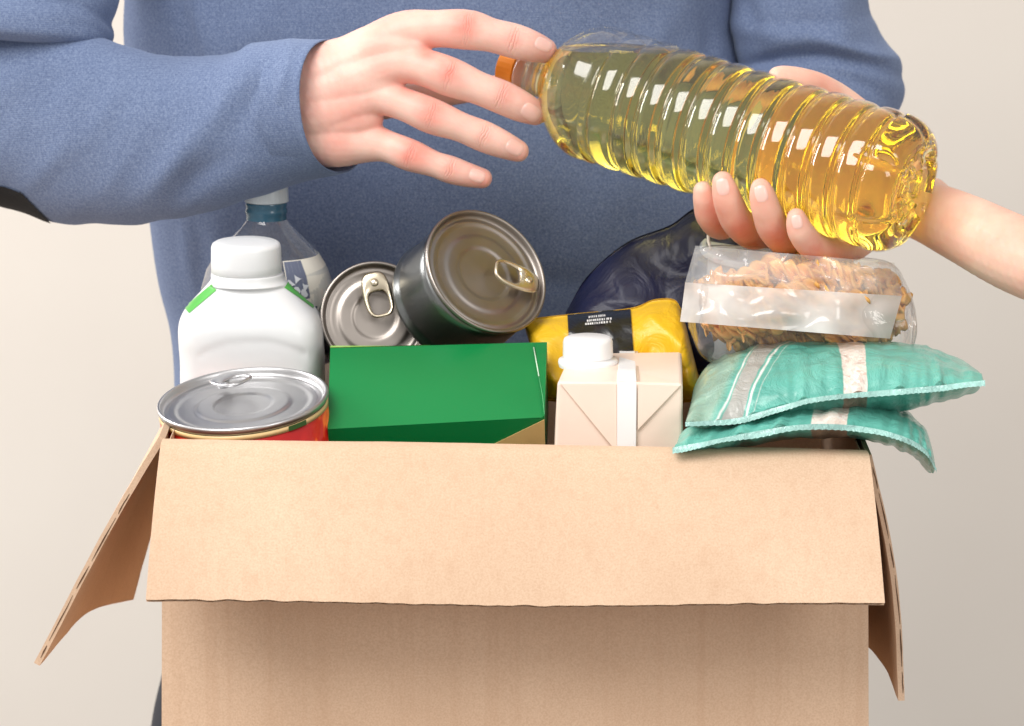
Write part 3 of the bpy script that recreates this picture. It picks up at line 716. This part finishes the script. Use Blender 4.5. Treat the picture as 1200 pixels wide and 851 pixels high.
def strip(tree, pts, wpx, name, mat, parent, lift=.0004, n=14):
    q = catmull(pts, n); vs = []
    for i, a in enumerate(q):
        t = (q[min(i + 1, len(q) - 1)] - q[max(i - 1, 0)]); t = t / (np.linalg.norm(t) + 1e-9); nx, ny = -t[1], t[0]
        for s in (-.5, -.375, -.25, -.125, 0, .125, .25, .375, .5):
            loc, nor = hit(tree, a[0] + nx * wpx * s, a[1] + ny * wpx * s)
            if loc is None: loc = vs[-1] if vs else P(a[0], a[1], YJ); nor = Vector((0, 0, 0))
            vs.append(loc + nor * lift)
    return mk(name, vs, grid_faces(len(q), 9), mat, parent)
strip(jt, [(219, 364), (235, 350.5), (251, 337)], 9, 'green_stripe', green, jug)
strip(jt, [(335, 334), (352, 345.5), (369, 358)], 8, 'green_stripe', green, jug)

# clear drink bottle behind
YP = .240; xc = 312
pb = thing('drink_bottle', 'clear plastic drink bottle with teal neck behind the white bottle', 'bottle', P(xc, 300, YP))
def prof_px(pts, Y, xc):
    c0 = P(xc, pts[0][1], Y); return [(r * mpp(Y), (P(xc, y, Y) - c0).z) for r, y in pts], c0
pp, c0 = prof_px([(22.5, 236), (22.5, 243), (24, 245), (24, 248), (22.5, 250), (23, 257), (30, 266), (46, 282), (60, 297), (71, 315), (77, 335), (79, 350), (79, 420), (78, 600)], YP, xc)
mk('bottle_body', *revolve(pp, c0, Vector((0, 0, 1)), 96, cap0=False), mat_film('cool_clear_plastic', (.93, .95, .97, 1), .05), pb)
pp, c1 = prof_px([(23.6, 237), (24.4, 240), (23.2, 243), (24.6, 246), (24.6, 249), (23.4, 251), (23.6, 257)], YP, xc)
mk('neck_ring', *revolve(pp, c1, Vector((0, 0, 1)), 64, cap0=False, cap1=False), plain('teal_plastic', srgb(58, 98, 120), .2), pb)
pp, c1 = prof_px([(1, 206), (22, 207), (25, 211), (25.5, 236), (23, 237)], YP, xc)
mk('cap', *revolve(pp, c1, Vector((0, 0, 1)), 80, cap1=False, fn=lambda r, h, a: (r - .0003 * (math.sin(a * 50) > 0), h)), plain('pale_cap', srgb(208, 216, 220), .35), pb, auto=40)
def band(y0, y1, a0, a1, rad_px, name, mat, n=24):
    vs = []
    for i in range(n):
        a = math.radians(a0 + (a1 - a0) * i / (n - 1))
        for j in range(10):
            y = y0 + (y1 - y0) * j / 9
            r = np.interp(y, [257, 266, 282, 297, 315, 335, 350, 420, 600], [23, 30, 46, 60, 71, 77, 79, 79, 78]) * mpp(YP) + .0006
            q = P(xc, y, YP); vs.append(Vector((q.x + r * math.sin(a), YP - r * math.cos(a), q.z)))
    return mk(name, vs, grid_faces(n, 10), mat, pb)
band(297, 356, 22, 120, 0, 'paper_label', plain('cream_label', srgb(226, 222, 210), .45))
band(350, 420, -80, 120, 0, 'paper_label', plain('navy_label', srgb(24, 44, 92), .4))
lab = plain('slate_print', srgb(70, 82, 110), .45)
band(298, 340, 23, 44, 0, 'printed_panel', plain('slate_print_pale', srgb(104, 112, 134), .45))
for a0, y0 in ((26, 322), (33, 317), (40, 326), (30, 330), (37, 334)):
    vs = []
    for i in range(9):
        a = 2 * PI * i / 9; aa = math.radians(a0 + 3.4 * math.cos(a) + 1.2 * math.cos(2 * a)); y = y0 + 4 * math.sin(a) + 2.0 * math.cos(a * 2 + a0)
        r = np.interp(y, [297, 315, 335], [60, 71, 77]) * mpp(YP) + .0012; q = P(xc, y, YP); vs.append(Vector((q.x + r * math.sin(aa), YP - r * math.cos(aa), q.z)))
    mk('printed_mark', vs, [tuple(range(9))], plain('white_mark', srgb(214, 218, 224), .45), pb)

# green folding carton, lying tilted
TL, TR, BR, BL = P(387, 408, .122), P(641, 401, .122), P(638, 489, .058), P(384, 503, .052)
nrm = (BL - TL).cross(TR - TL).normalized()
if nrm.dot(CAM - TL) < 0: nrm = -nrm
D = -nrm * .052
gb = thing('green_carton', 'plain glossy green cardboard packet lying tilted at the front of the box', 'packet', (TL + BR) / 2)
gm = Mat('green_print_card'); sp = gm.noise(55, 4); m2_ = gm.noise(9, 3)
gm.set(Base_Color=gm.mix(m2_, srgb(0, 118, 58), srgb(2, 128, 64)), Roughness=.42, Coat_Weight=.08, Coat_Roughness=.25); gm.set(Normal=gm.bump(gm.noise(500, 3), .10, .0004, gm.bump(sp, .16, .002)))
def slab(a, b, c_, d, nn, th, name, mat, parent, bulge=0, nu=14, nv=10):
    vs = []
    for s in (0, 1):
        for i in range(nu):
            for j in range(nv):
                u, v = i / (nu - 1), j / (nv - 1); p = bil(a, b, c_, d)(u, v)
                vs.append(p + nn * (bulge * math.sin(u * PI) * math.sin(v * PI) - s * th))
    N = nu * nv; fs = grid_faces(nu, nv) + grid_faces(nu, nv, off=N)
    rim = [i * nv for i in range(nu)] + [(nu - 1) * nv + j for j in range(1, nv)] + [i * nv + nv - 1 for i in range(nu - 2, -1, -1)] + [j for j in range(nv - 2, 0, -1)]
    for x, y in zip(rim, rim[1:] + rim[:1]): fs.append((x, y, N + y, N + x))
    return mk(name, vs, fs, mat, parent, auto=40)
th = .0006
slab(TL, TR, BR, BL, nrm, th, 'front_panel', gm.m, gb, .0012)
dn = (BL - TL).normalized(); rt = (TR - TL).normalized()
slab(BL + D, BR + D, BR - nrm * .0008, BL - nrm * .0008, dn, th, 'lower_panel', gm.m, gb, .0004)
slab(TL + D, TR + D, TR - nrm * .0008, TL - nrm * .0008, -dn, th, 'upper_panel', gm.m, gb)
slab(TL + D, TR + D, BR + D, BL + D, -nrm, th, 'back_panel', gm.m, gb)
slab(TR - nrm * .0008, TR + D, BR + D, BR - nrm * .0008, rt, th, 'end_panel', gm.m, gb)
slab(TL - nrm * .0008, TL + D, BL + D, BL - nrm * .0008, -rt, th, 'end_panel', gm.m, gb)
tan = plain('tan_print', srgb(206, 178, 118), .4)
lo = dn * .0009
q = [BR - nrm * .0012 + lo, BR + D * .98 + lo, BL.lerp(BR, .55) + D * .98 + lo, BL.lerp(BR, .62) + D * .55 + lo]
mk('printed_corner', [p for p in q] + [p - dn * .0004 for p in q], [(0, 1, 2, 3), (7, 6, 5, 4), (0, 4, 5, 1), (1, 5, 6, 2), (2, 6, 7, 3), (3, 7, 4, 0)], tan, gb, smooth=False)
q = [TL - dn * .0006, TL.lerp(TR, .46) - dn * .0006 + nrm * .0, TL.lerp(TR, .46) - dn * .0014 - nrm * .0015, TL - dn * .0050 - nrm * .002, TL - dn * .0006 - nrm * .004, TL.lerp(TR, .46) - dn * .0006 - nrm * .003]
mk('tuck_flap', q, [(0, 1, 2, 3), (3, 2, 5, 4), (0, 3, 4), (1, 5, 2)], plain('light_green_print', srgb(158, 206, 96), .4), gb, smooth=False)
# glued end seam: a narrow lifted fold along the right end
s0, s1, s2 = TR.lerp(TL, .055) + (BL - TL) * .02, TR.lerp(TL, .0) + (BL - TL) * .02, BR
q = [s0 + nrm * .0012, s1 + nrm * .0007, s2 + nrm * .0007, s2.lerp(BL, .008) + nrm * .0010]
mk('end_fold', q + [p - nrm * .0006 for p in q], [(0, 1, 2, 3), (7, 6, 5, 4), (0, 4, 5, 1), (1, 5, 6, 2), (2, 6, 7, 3), (3, 7, 4, 0)], gm.m, gb, smooth=False)
mk('seam_line', *tube([P(625.5, 410, .1) + (s0 - s0), P(628, 425, .1), P(631, 443, .1)], .0001), plain('seam_highlight', srgb(200, 232, 205), .6), gb) if False else None
def onplane(px, py, c, n):
    d = P(px, py, 1) - CAM; return CAM + d * ((c - CAM).dot(n) / d.dot(n))
mk('seam_line', *tube([onplane(625.5, 409, TL, nrm) + nrm * .0012, onplane(628.5, 426, TL, nrm) + nrm * .0015, onplane(631.5, 443, TL, nrm) + nrm * .0014], .00035, 6), plain('seam_highlight', srgb(214, 238, 216), .6), gb)  # pale thin line painting the highlight along the flap edge
mk('seam_line', *tube([onplane(631.5, 443, TL, nrm) + nrm * .0010, onplane(636, 466, TL, nrm) + nrm * .0010, onplane(638, 487, TL, nrm) + nrm * .0010], .00022, 6), plain('seam_line_green', srgb(90, 178, 120), .6), gb)  # rest of the flap edge, in a duller green

# cream drink carton with fold-over top and white screw cap
FY = .035
a, b, c_, d = P(653, 447, FY), P(800, 450, FY), P(801, 640, FY), P(646, 640, FY)
ta, tb_ = P(668, 414, FY + .088), P(799, 412, FY + .088)
mc = thing('drink_carton', 'cream coloured drink carton with folded gable front and white cap', 'carton', (a + c_) / 2)
cm = plain('cream_board', srgb(243, 222, 206), .42, var=.02, bump=.08, bscale=90, Coat_Weight=.1)
bk_ = Vector((0, .088, 0))
vsx = [a, b, c_, d, ta, tb_, c_ + bk_, d + bk_]
bx = mk('carton_body', vsx, [(0, 1, 2, 3), (4, 5, 1, 0), (5, 6, 2, 1), (7, 4, 0, 3), (5, 4, 7, 6), (3, 2, 6, 7)], cm, mc, smooth=False); bevel_obj(bx, .0022, 3)
fn_ = Vector((0, -1, 0))
def fp(x, y, h=0): return P(x, y, FY) + fn_ * h
def plate(pts, th, name, mat, parent, bev=.0004, nn=fn_):
    N = len(pts); vs = list(pts) + [p - nn * th for p in pts]
    fs = [tuple(range(N)), tuple(range(2 * N - 1, N - 1, -1))] + [(i, (i + 1) % N, (i + 1) % N + N, i + N) for i in range(N)]
    o = mk(name, vs, fs, mat, parent, smooth=False)
    if bev: bevel_obj(o, bev, 2)
    return o
plate([fp(656, 449, .0012), fp(723, 449, .0014), fp(723, 524, .0022), fp(718, 524, .0022)], .0018, 'fold_flap', cm, mc)
plate([fp(747, 449, .0014), fp(798, 451, .0012), fp(747, 504, .0020)], .0018, 'fold_flap', cm, mc)
wm = plain('white_board', srgb(244, 244, 244), .4, var=.01)
plate([fp(723, 447, .0026), fp(746, 447, .0026), fp(745, 560, .0030), fp(723, 560, .0030)], .0012, 'seam_strip', wm, mc)
up = (ta - a).cross(b - a); up = up if up.z > 0 else -up; up.normalize()
def tpnt(x, y, h=.0008): return onplane(x, y, a, up) + up * h
plate([tpnt(726, 412.5), tpnt(744, 412.5), tpnt(746, 447.5), tpnt(723, 447.5)], .0008, 'seam_strip', wm, mc, nn=up)
dk = plain('painted_fold_shadow', srgb(206, 182, 160), .5)  # darker strip beside the seam, fold shadow put into its colour
plate([tpnt(744.5, 412.5, .0005), tpnt(747.5, 412.5, .0005), tpnt(749, 447.5, .0005), tpnt(746.5, 447.5, .0005)], .0004, 'fold_shadow_line', dk, mc, bev=0, nn=up)
cc = onplane(689, 425, a, up)
wc = plain('white_cap_plastic', (.86, .86, .86, 1), .35, var=.01)
cn = Vector((-.01, -.02, 1))
mk('spout_collar', *revolve([(.0178, -.002), (.0184, .0005), (.0180, .0022), (.0150, .0028), (.0146, .0040)], cc, cn, 90, cap0=False), wc, mc)
mk('screw_cap', *revolve([(.0140, .0035), (.0152, .0038), (.0154, .0052), (.0152, .0132), (.0146, .0152), (.0130, .0160), (.0004, .0161)], cc, cn, 120, cap0=False, fn=lambda r, h, a: (r - (.00018 * (1 + math.sin(a * 56)) if .005 < h < .0135 and r > .0145 else 0), h)), wc, mc, auto=60)

# ---------------------------------------------------------------- pillow packs
def pillow(name, mat, parent, bottom, top, Yb, Yt, thick, nu=90, nv=60, crumple=.0016, cs=28, seed=0, up=None, edge=.04, ridge=0, sag=0, pw=.5, lower=1.0, ends=.10, facet=0, endr=None, radial=0):
    """closed sealed bag: bottom/top are photo-pixel outlines (left to right), Yb/Yt their depths"""
    bs = catmull([(x, y) for x, y in bottom], 20); ts = catmull([(x, y) for x, y in top], 20)
    def at(q, u): x = u * (len(q) - 1); i = min(int(x), len(q) - 2); f = x - i; return q[i] * (1 - f) + q[i + 1] * f
    vs = []; so = Vector((seed * 3.1, seed * 1.7, seed * .9))
    for side in (1, -1):
        for i in range(nu):
            for j in range(nv):
                u, v = i / (nu - 1), j / (nv - 1); a_, b_ = at(bs, u), at(ts, u)
                Y0 = Yb(u) if callable(Yb) else Yb; Y1 = Yt(u) if callable(Yt) else Yt
                p = P(a_[0], a_[1], Y0).lerp(P(b_[0], b_[1], Y1), v)
                fu = min(1, u / ends, (1 - u) / (endr or ends)); fu = max(0, 1 - (1 - fu) ** 2) ** .5
                vv = max(0, (min(v, 1 - v) - edge) / (.5 - edge)); fv = max(0, 1 - (1 - vv) ** 2) ** pw
                h = thick * fu * fv * (1 if side > 0 else lower)
                q = p * cs + so
                c1 = noise.noise(q) + .5 * abs(noise.noise(q * 2.3)) * 2 - .5 + (.3 * noise.noise(q * 5) if not facet else facet * (.35 - abs(noise.noise(Vector((q.x * .9 + q.z * .5, q.y, q.z * .7)))) - .45 * abs(noise.noise(q * 1.9 + so))))
                w_ = 1 if 0 < i < nu - 1 and 0 < j < nv - 1 else 0
                dd = crumple * c1 * (.45 + .55 * fv) * w_
                if radial: dd += radial * noise.noise(Vector((u * 26 + seed, v * 2.2, seed))) * (math.exp(-v * 4.5) + math.exp(-(1 - v) * 4.5)) * w_ + radial * .9 * noise.noise(Vector((v * 9, u * 5, seed + 4))) * (math.exp(-u * 7) + math.exp(-(1 - u) * 7)) * w_
                if ridge: dd += ridge * math.sin(v * 90) * (1 if (v < edge or v > 1 - edge) else 0) * w_
                n_ = up if up is not None else Vector((0, -1, 0))
                vs.append(p + n_ * (side * h + dd) + Vector((0, 0, -sag * math.sin(u * PI))))
    N = nu * nv; fs = grid_faces(nu, nv) + grid_faces(nu, nv, off=N)
    rim = [i * nv for i in range(nu)] + [(nu - 1) * nv + j for j in range(1, nv)] + [i * nv + nv - 1 for i in range(nu - 2, -1, -1)] + [j for j in range(nv - 2, 0, -1)]
    for x, y in zip(rim, rim[1:] + rim[:1]): fs.append((x, y, N + y, N + x))
    o = mk(name, vs, fs, mat, parent)
    for nm_, val in (('film_u', lambda k: (k % N) // nv / (nu - 1)), ('film_v', lambda k: (k % N) % nv / (nv - 1)), ('film_side', lambda k: 1.0 if k < N else 0.0)):
        at_ = o.data.attributes.new(nm_, 'FLOAT', 'POINT'); at_.data.foreach_set('value', [val(k) for k in range(2 * N)])
    return o
def patch(tree, poly, nu, nv, name, mat, parent, lift=.0006, back=None):
    """a printed or laid-on sheet that follows the surface below it; poly = 4 photo corners"""
    (x0, y0), (x1, y1), (x2, y2), (x3, y3) = poly; vs = []; last = None; hits = []
    if nu > 2: nu = int(max(math.hypot(x1 - x0, y1 - y0), math.hypot(x2 - x3, y2 - y3)) / 1.4) + 2; nv = int(max(math.hypot(x3 - x0, y3 - y0), math.hypot(x2 - x1, y2 - y1)) / 1.4) + 2
    for i in range(nu):
        for j in range(nv):
            u, v = i / (nu - 1), j / (nv - 1)
            x = (x0 * (1 - u) + x1 * u) * (1 - v) + (x3 * (1 - u) + x2 * u) * v; y = (y0 * (1 - u) + y1 * u) * (1 - v) + (y3 * (1 - u) + y2 * u) * v
            loc, nor = hit(tree, x, y); hits.append(loc is not None)
            if loc is None: loc, nor = (last if last else (P(x, y, .1), Vector((0, 0, 0))))
            last = (loc, nor); vs.append(loc + nor * lift - (loc - CAM).normalized() * lift)
    fs = [f for f in grid_faces(nu, nv) if all(hits[k] for k in f)]
    return mk(name, vs, fs, mat, parent)
# yellow coffee pack with a black band
yb = thing('coffee_pack', 'crumpled yellow foil pack with a black printed band behind the cream carton', 'pack', P(712, 410, .155))
ym = mat_foil('yellow_foil', srgb(236, 188, 34), .42, .3, 40, coat=.12)
yp = pillow('pack_body', ym, yb, [(640, 470), (700, 475), (760, 475), (826, 470)], [(612, 374), (668, 368), (738, 361), (766, 351), (790, 351), (800, 366)], .135, .165, .022, crumple=.0030, cs=30, seed=3, edge=.03, facet=3.4)
ytree = bvh_of(yp)
patch(ytree, [(665, 369), (739, 362.5), (743, 426), (668, 426)], 30, 36, 'black_band', mat_foil('black_foil', srgb(20, 20, 22), .3, .2, 40, var=.05), yb, .0009)
pt = plain('white_ink', srgb(226, 226, 226), .5)
words_ = [(373.5, [(690, 699), (702, 709)]), (377.5, [(688, 696), (698, 711), (712, 715)]), (381.0, [(686, 697), (699, 713), (714, 716)])]
tv, tf = [], []
for y, ws in words_:
    for x0, x1 in ws:
        x = x0
        while x < x1:                                   # tiny upright strokes: print too small to read
            w_ = random.uniform(1.0, 1.9); dy = -(x - 690) * .09 + 1.2
            qs = [(x, y + dy - random.uniform(1.0, 1.4)), (x + w_, y + dy - 1.2), (x + w_, y + dy + 1.1), (x, y + dy + random.uniform(.8, 1.3))]
            hs = [hit(ytree, *q_) for q_ in qs]
            if all(h_[0] is not None for h_ in hs):
                b_ = len(tv); tv += [h_[0] + h_[1] * .0020 for h_ in hs]; tf.append((b_, b_ + 1, b_ + 2, b_ + 3))
            x += w_ + 1.0
mk('printed_text', tv, tf, pt, yb, smooth=False, kind='stuff')
# navy foil bag
nb = thing('navy_bag', 'shiny dark navy foil bag rising behind the yellow pack', 'bag', P(760, 320, .21))
nm = mat_foil('navy_foil', srgb(5, 10, 50), .5, .3, 30, coat=.06, var=.35)
pillow('bag_body', nm, nb, [(655, 400), (700, 430), (760, 440), (815, 440), (905, 430)], [(663, 366), (690, 322), (735, 284), (785, 264), (822, 240), (905, 214)], .195, .225, .020, nu=110, nv=80, crumple=.0040, cs=20, seed=5, edge=.02, facet=3.0)

# pasta bag: pasta, clear film, paper band
pg = thing('pasta_bag', 'clear plastic bag of spiral pasta with a white paper band across it', 'bag', P(935, 370, .12))
pm = mat_foil('durum_pasta', srgb(240, 180, 98), .45, 0, 30, coat=.1, var=.16)
def fusillo_mesh(L, r, turns):
    rings = []; n = 34
    for i in range(n):
        t = i / (n - 1); a0 = t * turns * 2 * PI; rr = r * (1 - .25 * abs(2 * t - 1) ** 4); ring = []
        for k in range(18):
            a = 2 * PI * k / 18; lob = abs(math.cos(1.5 * a)) ** 1.6
            q = rr * (.20 + .80 * lob ** 1.5); ring.append(Vector((q * math.cos(a + a0), q * math.sin(a + a0), (t - .5) * L)))
        rings.append(ring)
    v, f = loft(rings); me = bpy.data.meshes.new('fusillo'); me.from_pydata([tuple(x) for x in v], [], f)
    for p in me.polygons: p.use_smooth = True
    me.materials.append(pm); return me
fmes = [fusillo_mesh(.043, .0078, 1.7), fusillo_mesh(.037, .0082, 1.45), fusillo_mesh(.046, .0074, 1.9)]
placed = 0
pgl = parent_loc(pg)
rnd = random.Random(11)
def inside(p):
    a_, b_ = pix(p); u = (a_ - 936) / 128; v = (b_ - 358) / 57; w_ = (p.y - .112) / .045
    return abs(u) ** 3 + abs(v) ** 2.4 + abs(w_) ** 2.2
for k in range(1800):
    # layered through the bag's volume, most of them along its length
    x = rnd.uniform(825, 1045); yy = rnd.uniform(305, 408); Y = rnd.uniform(.07, .155)
    eu = Euler((rnd.uniform(-.5, .5), PI / 2 + rnd.uniform(-.6, .6), rnd.uniform(-.9, .9))); ax = eu.to_matrix() @ Vector((0, 0, .019)); pc = P(x, yy, Y)
    if placed >= 120 or max(inside(pc + ax), inside(pc - ax)) > .92 or inside(pc) < .25: continue
    o = bpy.data.objects.new('pasta_spiral', fmes[k % 3]); COL.objects.link(o); o.parent = pg; o.location = P(x, yy, Y) - pgl
    o.rotation_euler = eu; placed += 1
pfilm = mat_film('crinkled_clear_film', (.97, .965, .96, 1), .05, .8, .35, 45)
pf = pillow('film', pfilm, pg, [(806, 384), (830, 424), (900, 418), (980, 416), (1056, 416), (1070, 372)], [(814, 296), (838, 287), (900, 290), (980, 299), (1044, 308), (1066, 340)], .10, .125, .049, nu=110, nv=80, crumple=.0028, cs=26, seed=8, edge=.02, pw=.42)
ftree = bvh_of(pf)
def curtain(poly, name, mat, amp, seed, Y0, nu=60, nv=16, lift=.002):
    """sheet that hangs just in front of the film and follows it"""
    (x0, y0), (x1, y1), (x2, y2), (x3, y3) = poly; vs = []
    for i in range(nu):
        for j in range(nv):
            u, v = i / (nu - 1), j / (nv - 1)
            x = (x0 * (1 - u) + x1 * u) * (1 - v) + (x3 * (1 - u) + x2 * u) * v; y = (y0 * (1 - u) + y1 * u) * (1 - v) + (y3 * (1 - u) + y2 * u) * v
            Y = Y0 + .028 * (2 * u - 1) ** 4 + .012 * (1 - v) + amp * noise.noise(Vector((u * 7 + seed, v * 2.2, seed)))
            vs.append(P(x, y, Y))
    return mk(name, vs, grid_faces(nu, nv), mat, pg)
bm_ = Mat('translucent_paper'); tr = bm_.n('ShaderNodeBsdfTransparent'); tr.inputs[0].default_value = (1, .97, .93, 1)
df = bm_.n('ShaderNodeBsdfDiffuse'); df.inputs[0].default_value = (.86, .84, .82, 1); tl = bm_.n('ShaderNodeBsdfTranslucent'); tl.inputs[0].default_value = (.86, .84, .82, 1)
mx0 = bm_.n('ShaderNodeMixShader'); mx0.inputs[0].default_value = .35; bm_.l(df.outputs[0], mx0.inputs[1]); bm_.l(tl.outputs[0], mx0.inputs[2])
mx1 = bm_.n('ShaderNodeMixShader'); bm_.l(bm_.ramp(bm_.noise(26, 3), [(.38, (.62, .62, .62, 1)), (.62, (.95, .95, .95, 1))]), mx1.inputs[0]); bm_.l(tr.outputs[0], mx1.inputs[1]); bm_.l(mx0.outputs[0], mx1.inputs[2])
gl = bm_.n('ShaderNodeBsdfGlossy'); gl.inputs['Roughness'].default_value = .15; mx2 = bm_.n('ShaderNodeMixShader'); mx2.inputs[0].default_value = .06
bm_.l(mx1.outputs[0], mx2.inputs[1]); bm_.l(gl.outputs[0], mx2.inputs[2]); bm_.l(mx2.outputs[0], bm_.out.inputs['Surface']); bm_.t.nodes.remove(bm_.b)
curtain([(803, 331), (1057, 347), (1043, 397), (797, 377)], 'paper_band', bm_.m, .006, 2.3, .052)
wf = mat_film('folded_film', (.95, .94, .93, 1), .28, .8, .3, 40)
curtain([(815, 288), (1048, 308), (1058, 347), (803, 331)], 'folded_film', wf, .012, 6.1, .066, lift=0)

# teal rice bags
def teal_film(win, stripes):
    """teal film with its print: a rice window, and pale stripes at one end, laid out along the film"""
    tm = Mat('teal_printed_film'); nz = tm.noise(20, 4)
    u = tm.n('ShaderNodeAttribute', attribute_name='film_u').outputs['Fac']; v = tm.n('ShaderNodeAttribute', attribute_name='film_v').outputs['Fac']; sd = tm.n('ShaderNodeAttribute', attribute_name='film_side').outputs['Fac']
    u = tm.math('ADD', u, tm.math('MULTIPLY', tm.math('SUBTRACT', tm.noise(60, 2), .5), .012))
    c = tm.ramp(nz, [(.3, srgb(82, 164, 150)), (.7, srgb(112, 188, 173))])
    def band(c0, k, w, soft=160):
        d = tm.math('ABSOLUTE', tm.math('SUBTRACT', u, tm.math('ADD', c0, tm.math('MULTIPLY', v, k))))
        return tm.math('MULTIPLY', tm.math('SUBTRACT', w, d), soft, True)
    if stripes:
        vv = tm.math('POWER', v, .8); v0 = v; v = vv
        c = tm.mix(tm.math('MULTIPLY', band(-.05, .26, .12, 30), .75), c, srgb(156, 178, 160))
        c = tm.mix(tm.math('MULTIPLY', band(.115, .30, .040), .85), c, srgb(176, 166, 162))
        c = tm.mix(band(.068, .30, .007), c, srgb(222, 226, 220)); c = tm.mix(band(.166, .30, .008), c, srgb(226, 228, 222)); c = tm.mix(band(.195, .30, .004), c, srgb(206, 216, 208)); v = v0
    vo = tm.n('ShaderNodeTexVoronoi'); vo.inputs['Scale'].default_value = 420; tm.l(tm.tc.outputs['Object'], vo.inputs['Vector'])
    rice_c = tm.ramp(vo.outputs['Color'], [(.1, srgb(214, 190, 178)), (.5, srgb(240, 232, 224)), (.9, srgb(232, 214, 200))])
    w_ = band(win[0], win[1], win[2], 300)
    c = tm.mix(tm.math('MULTIPLY', w_, sd), c, rice_c)
    c = tm.mix(tm.math('MULTIPLY', tm.math('MULTIPLY', w_, tm.math('SUBTRACT', 1.0, sd)), .8), c, srgb(160, 118, 100))
    tm.set(Base_Color=c, Roughness=.33, Coat_Weight=.45, Coat_Roughness=.16, Subsurface_Weight=.12, Subsurface_Radius=(.6, 1, .9), Subsurface_Scale=.004)
    tm.set(Normal=tm.bump(tm.noise(44, 6, .62, dist=1.4), .7, .006)); return tm.m
sm_ = mat_foil('crimped_clear_seal', srgb(160, 206, 198), .25, .6, 160, coat=.6, var=.25)
rmn = Mat('rice_window'); vo = rmn.n('ShaderNodeTexVoronoi'); vo.inputs['Scale'].default_value = 260; rmn.l(rmn.mapping((1, 2.2, 1)), vo.inputs['Vector'])
rmn.set(Base_Color=rmn.ramp(vo.outputs['Color'], [(.1, srgb(206, 186, 172)), (.5, srgb(236, 226, 216)), (.9, srgb(226, 206, 190))]), Roughness=.25, Coat_Weight=.5); rmn.set(Normal=rmn.bump(vo.outputs['Distance'], .15, .001))
brn = mat_foil('brown_print', srgb(150, 110, 92), .3, .3, 80); greyp = mat_foil('grey_print_film', srgb(176, 172, 164), .25, .4, 50); whp_ = mat_foil('white_print_film', srgb(222, 222, 216), .3, .3, 50); olive = mat_foil('faded_sage_film', srgb(150, 176, 160), .3, .3, 50); mag = plain('magenta_print', srgb(150, 40, 80), .4)
ZU = Vector((0, -.12, 1)).normalized()
def rice(filmmat, label, bottom, top, Yb, Yt, thick, seed, crumple=.0018, lower=.9, ends=.12, **kw):
    t = thing('rice_bag', label, 'bag', P(*bottom[len(bottom) // 2], .05), 'teal bags of rice stacked on the box corner')
    o = pillow('film', filmmat, t, bottom, top, Yb, Yt, thick, nu=130, nv=60, crumple=crumple, cs=26, seed=seed, up=ZU, edge=.05, pw=.6, radial=.0042, lower=lower, ends=ends, **kw)
    # crimped seal: a ribbed strip standing off the front edge
    bs = catmull(bottom, 24); vs = []
    for i, q in enumerate(bs):
        Y0 = Yb(i / (len(bs) - 1)) if callable(Yb) else Yb
        p = P(q[0], q[1], Y0)
        for j in range(5):
            vs.append(p + Vector((0, -.0004 - .0006 * j, .0008 - .0007 * j)) + Vector((0, 0, .00025 * math.sin(i * 2.1 + j) + .0012 * noise.noise(p * 45))) * (1 if j > 0 else 0) + Vector((0, .0008, 0)) * noise.noise(p * 130))
    mk('seal_edge', vs, grid_faces(len(bs), 5), sm_, t)
    return t, bvh_of(o)
t2, k2 = rice(teal_film((.50, 0, .052), False), 'lower teal plastic bag of rice resting on the cardboard box rim',
    [(788, 526), (830, 518), (880, 508), (940, 499), (1000, 500), (1050, 510), (1082, 526), (1097, 550)], [(806, 512), (850, 497), (900, 486), (960, 480), (1010, 482), (1045, 490), (1070, 505), (1092, 540)], -.02, .12, .0125, 2)
t1, k1 = rice(teal_film((.556, -.03, .034), True), 'upper teal plastic bag of rice with pale stripes at its left end',
    [(803, 496), (860, 492), (905, 480), (950, 468), (1010, 461), (1070, 456), (1110, 452), (1154, 447)], [(815, 452), (838, 432), (880, 420), (940, 418), (1010, 419), (1070, 420), (1100, 424), (1146, 440)], -.005, .135, .0205, 4, lower=1.2, ends=.2, endr=.62)
# string hanging by the helper's fingers, pale tub behind them
st = mk('string', *tube(catmull([tuple(P(837, 240, .17)), tuple(P(832, 262, .165)), tuple(P(830, 280, .155)), tuple(P(833, 292, .15))], 8), .0010, 8), plain('white_cotton', srgb(222, 216, 204), .9, bump=.4, bscale=900))
st['label'] = 'short white string hanging from the fingers beside the navy bag'; st['category'] = 'string'
tubc = P(884, 291, .19)
tub = thing('tub', 'pale grey tub lid just visible behind the fingers above the pasta bag', 'tub', tubc)
mk('tub_lid', *revolve([(.030, -.004), (.0345, -.0035), (.035, -.001), (.034, .0005), (.031, .0008), (.030, -.0006), (.0005, -.0006)], tubc, Vector((.05, -.15, 1)), 96, cap0=False), plain('pale_plastic', srgb(206, 212, 220), .3), tub, auto=50)
mk('tub_body', *revolve([(.0295, -.004), (.027, -.07), (.026, -.072), (.0005, -.072)], tubc, Vector((.05, -.15, 1)), 96, cap0=False), plain('pale_plastic_wall', srgb(200, 206, 214), .35), tub)
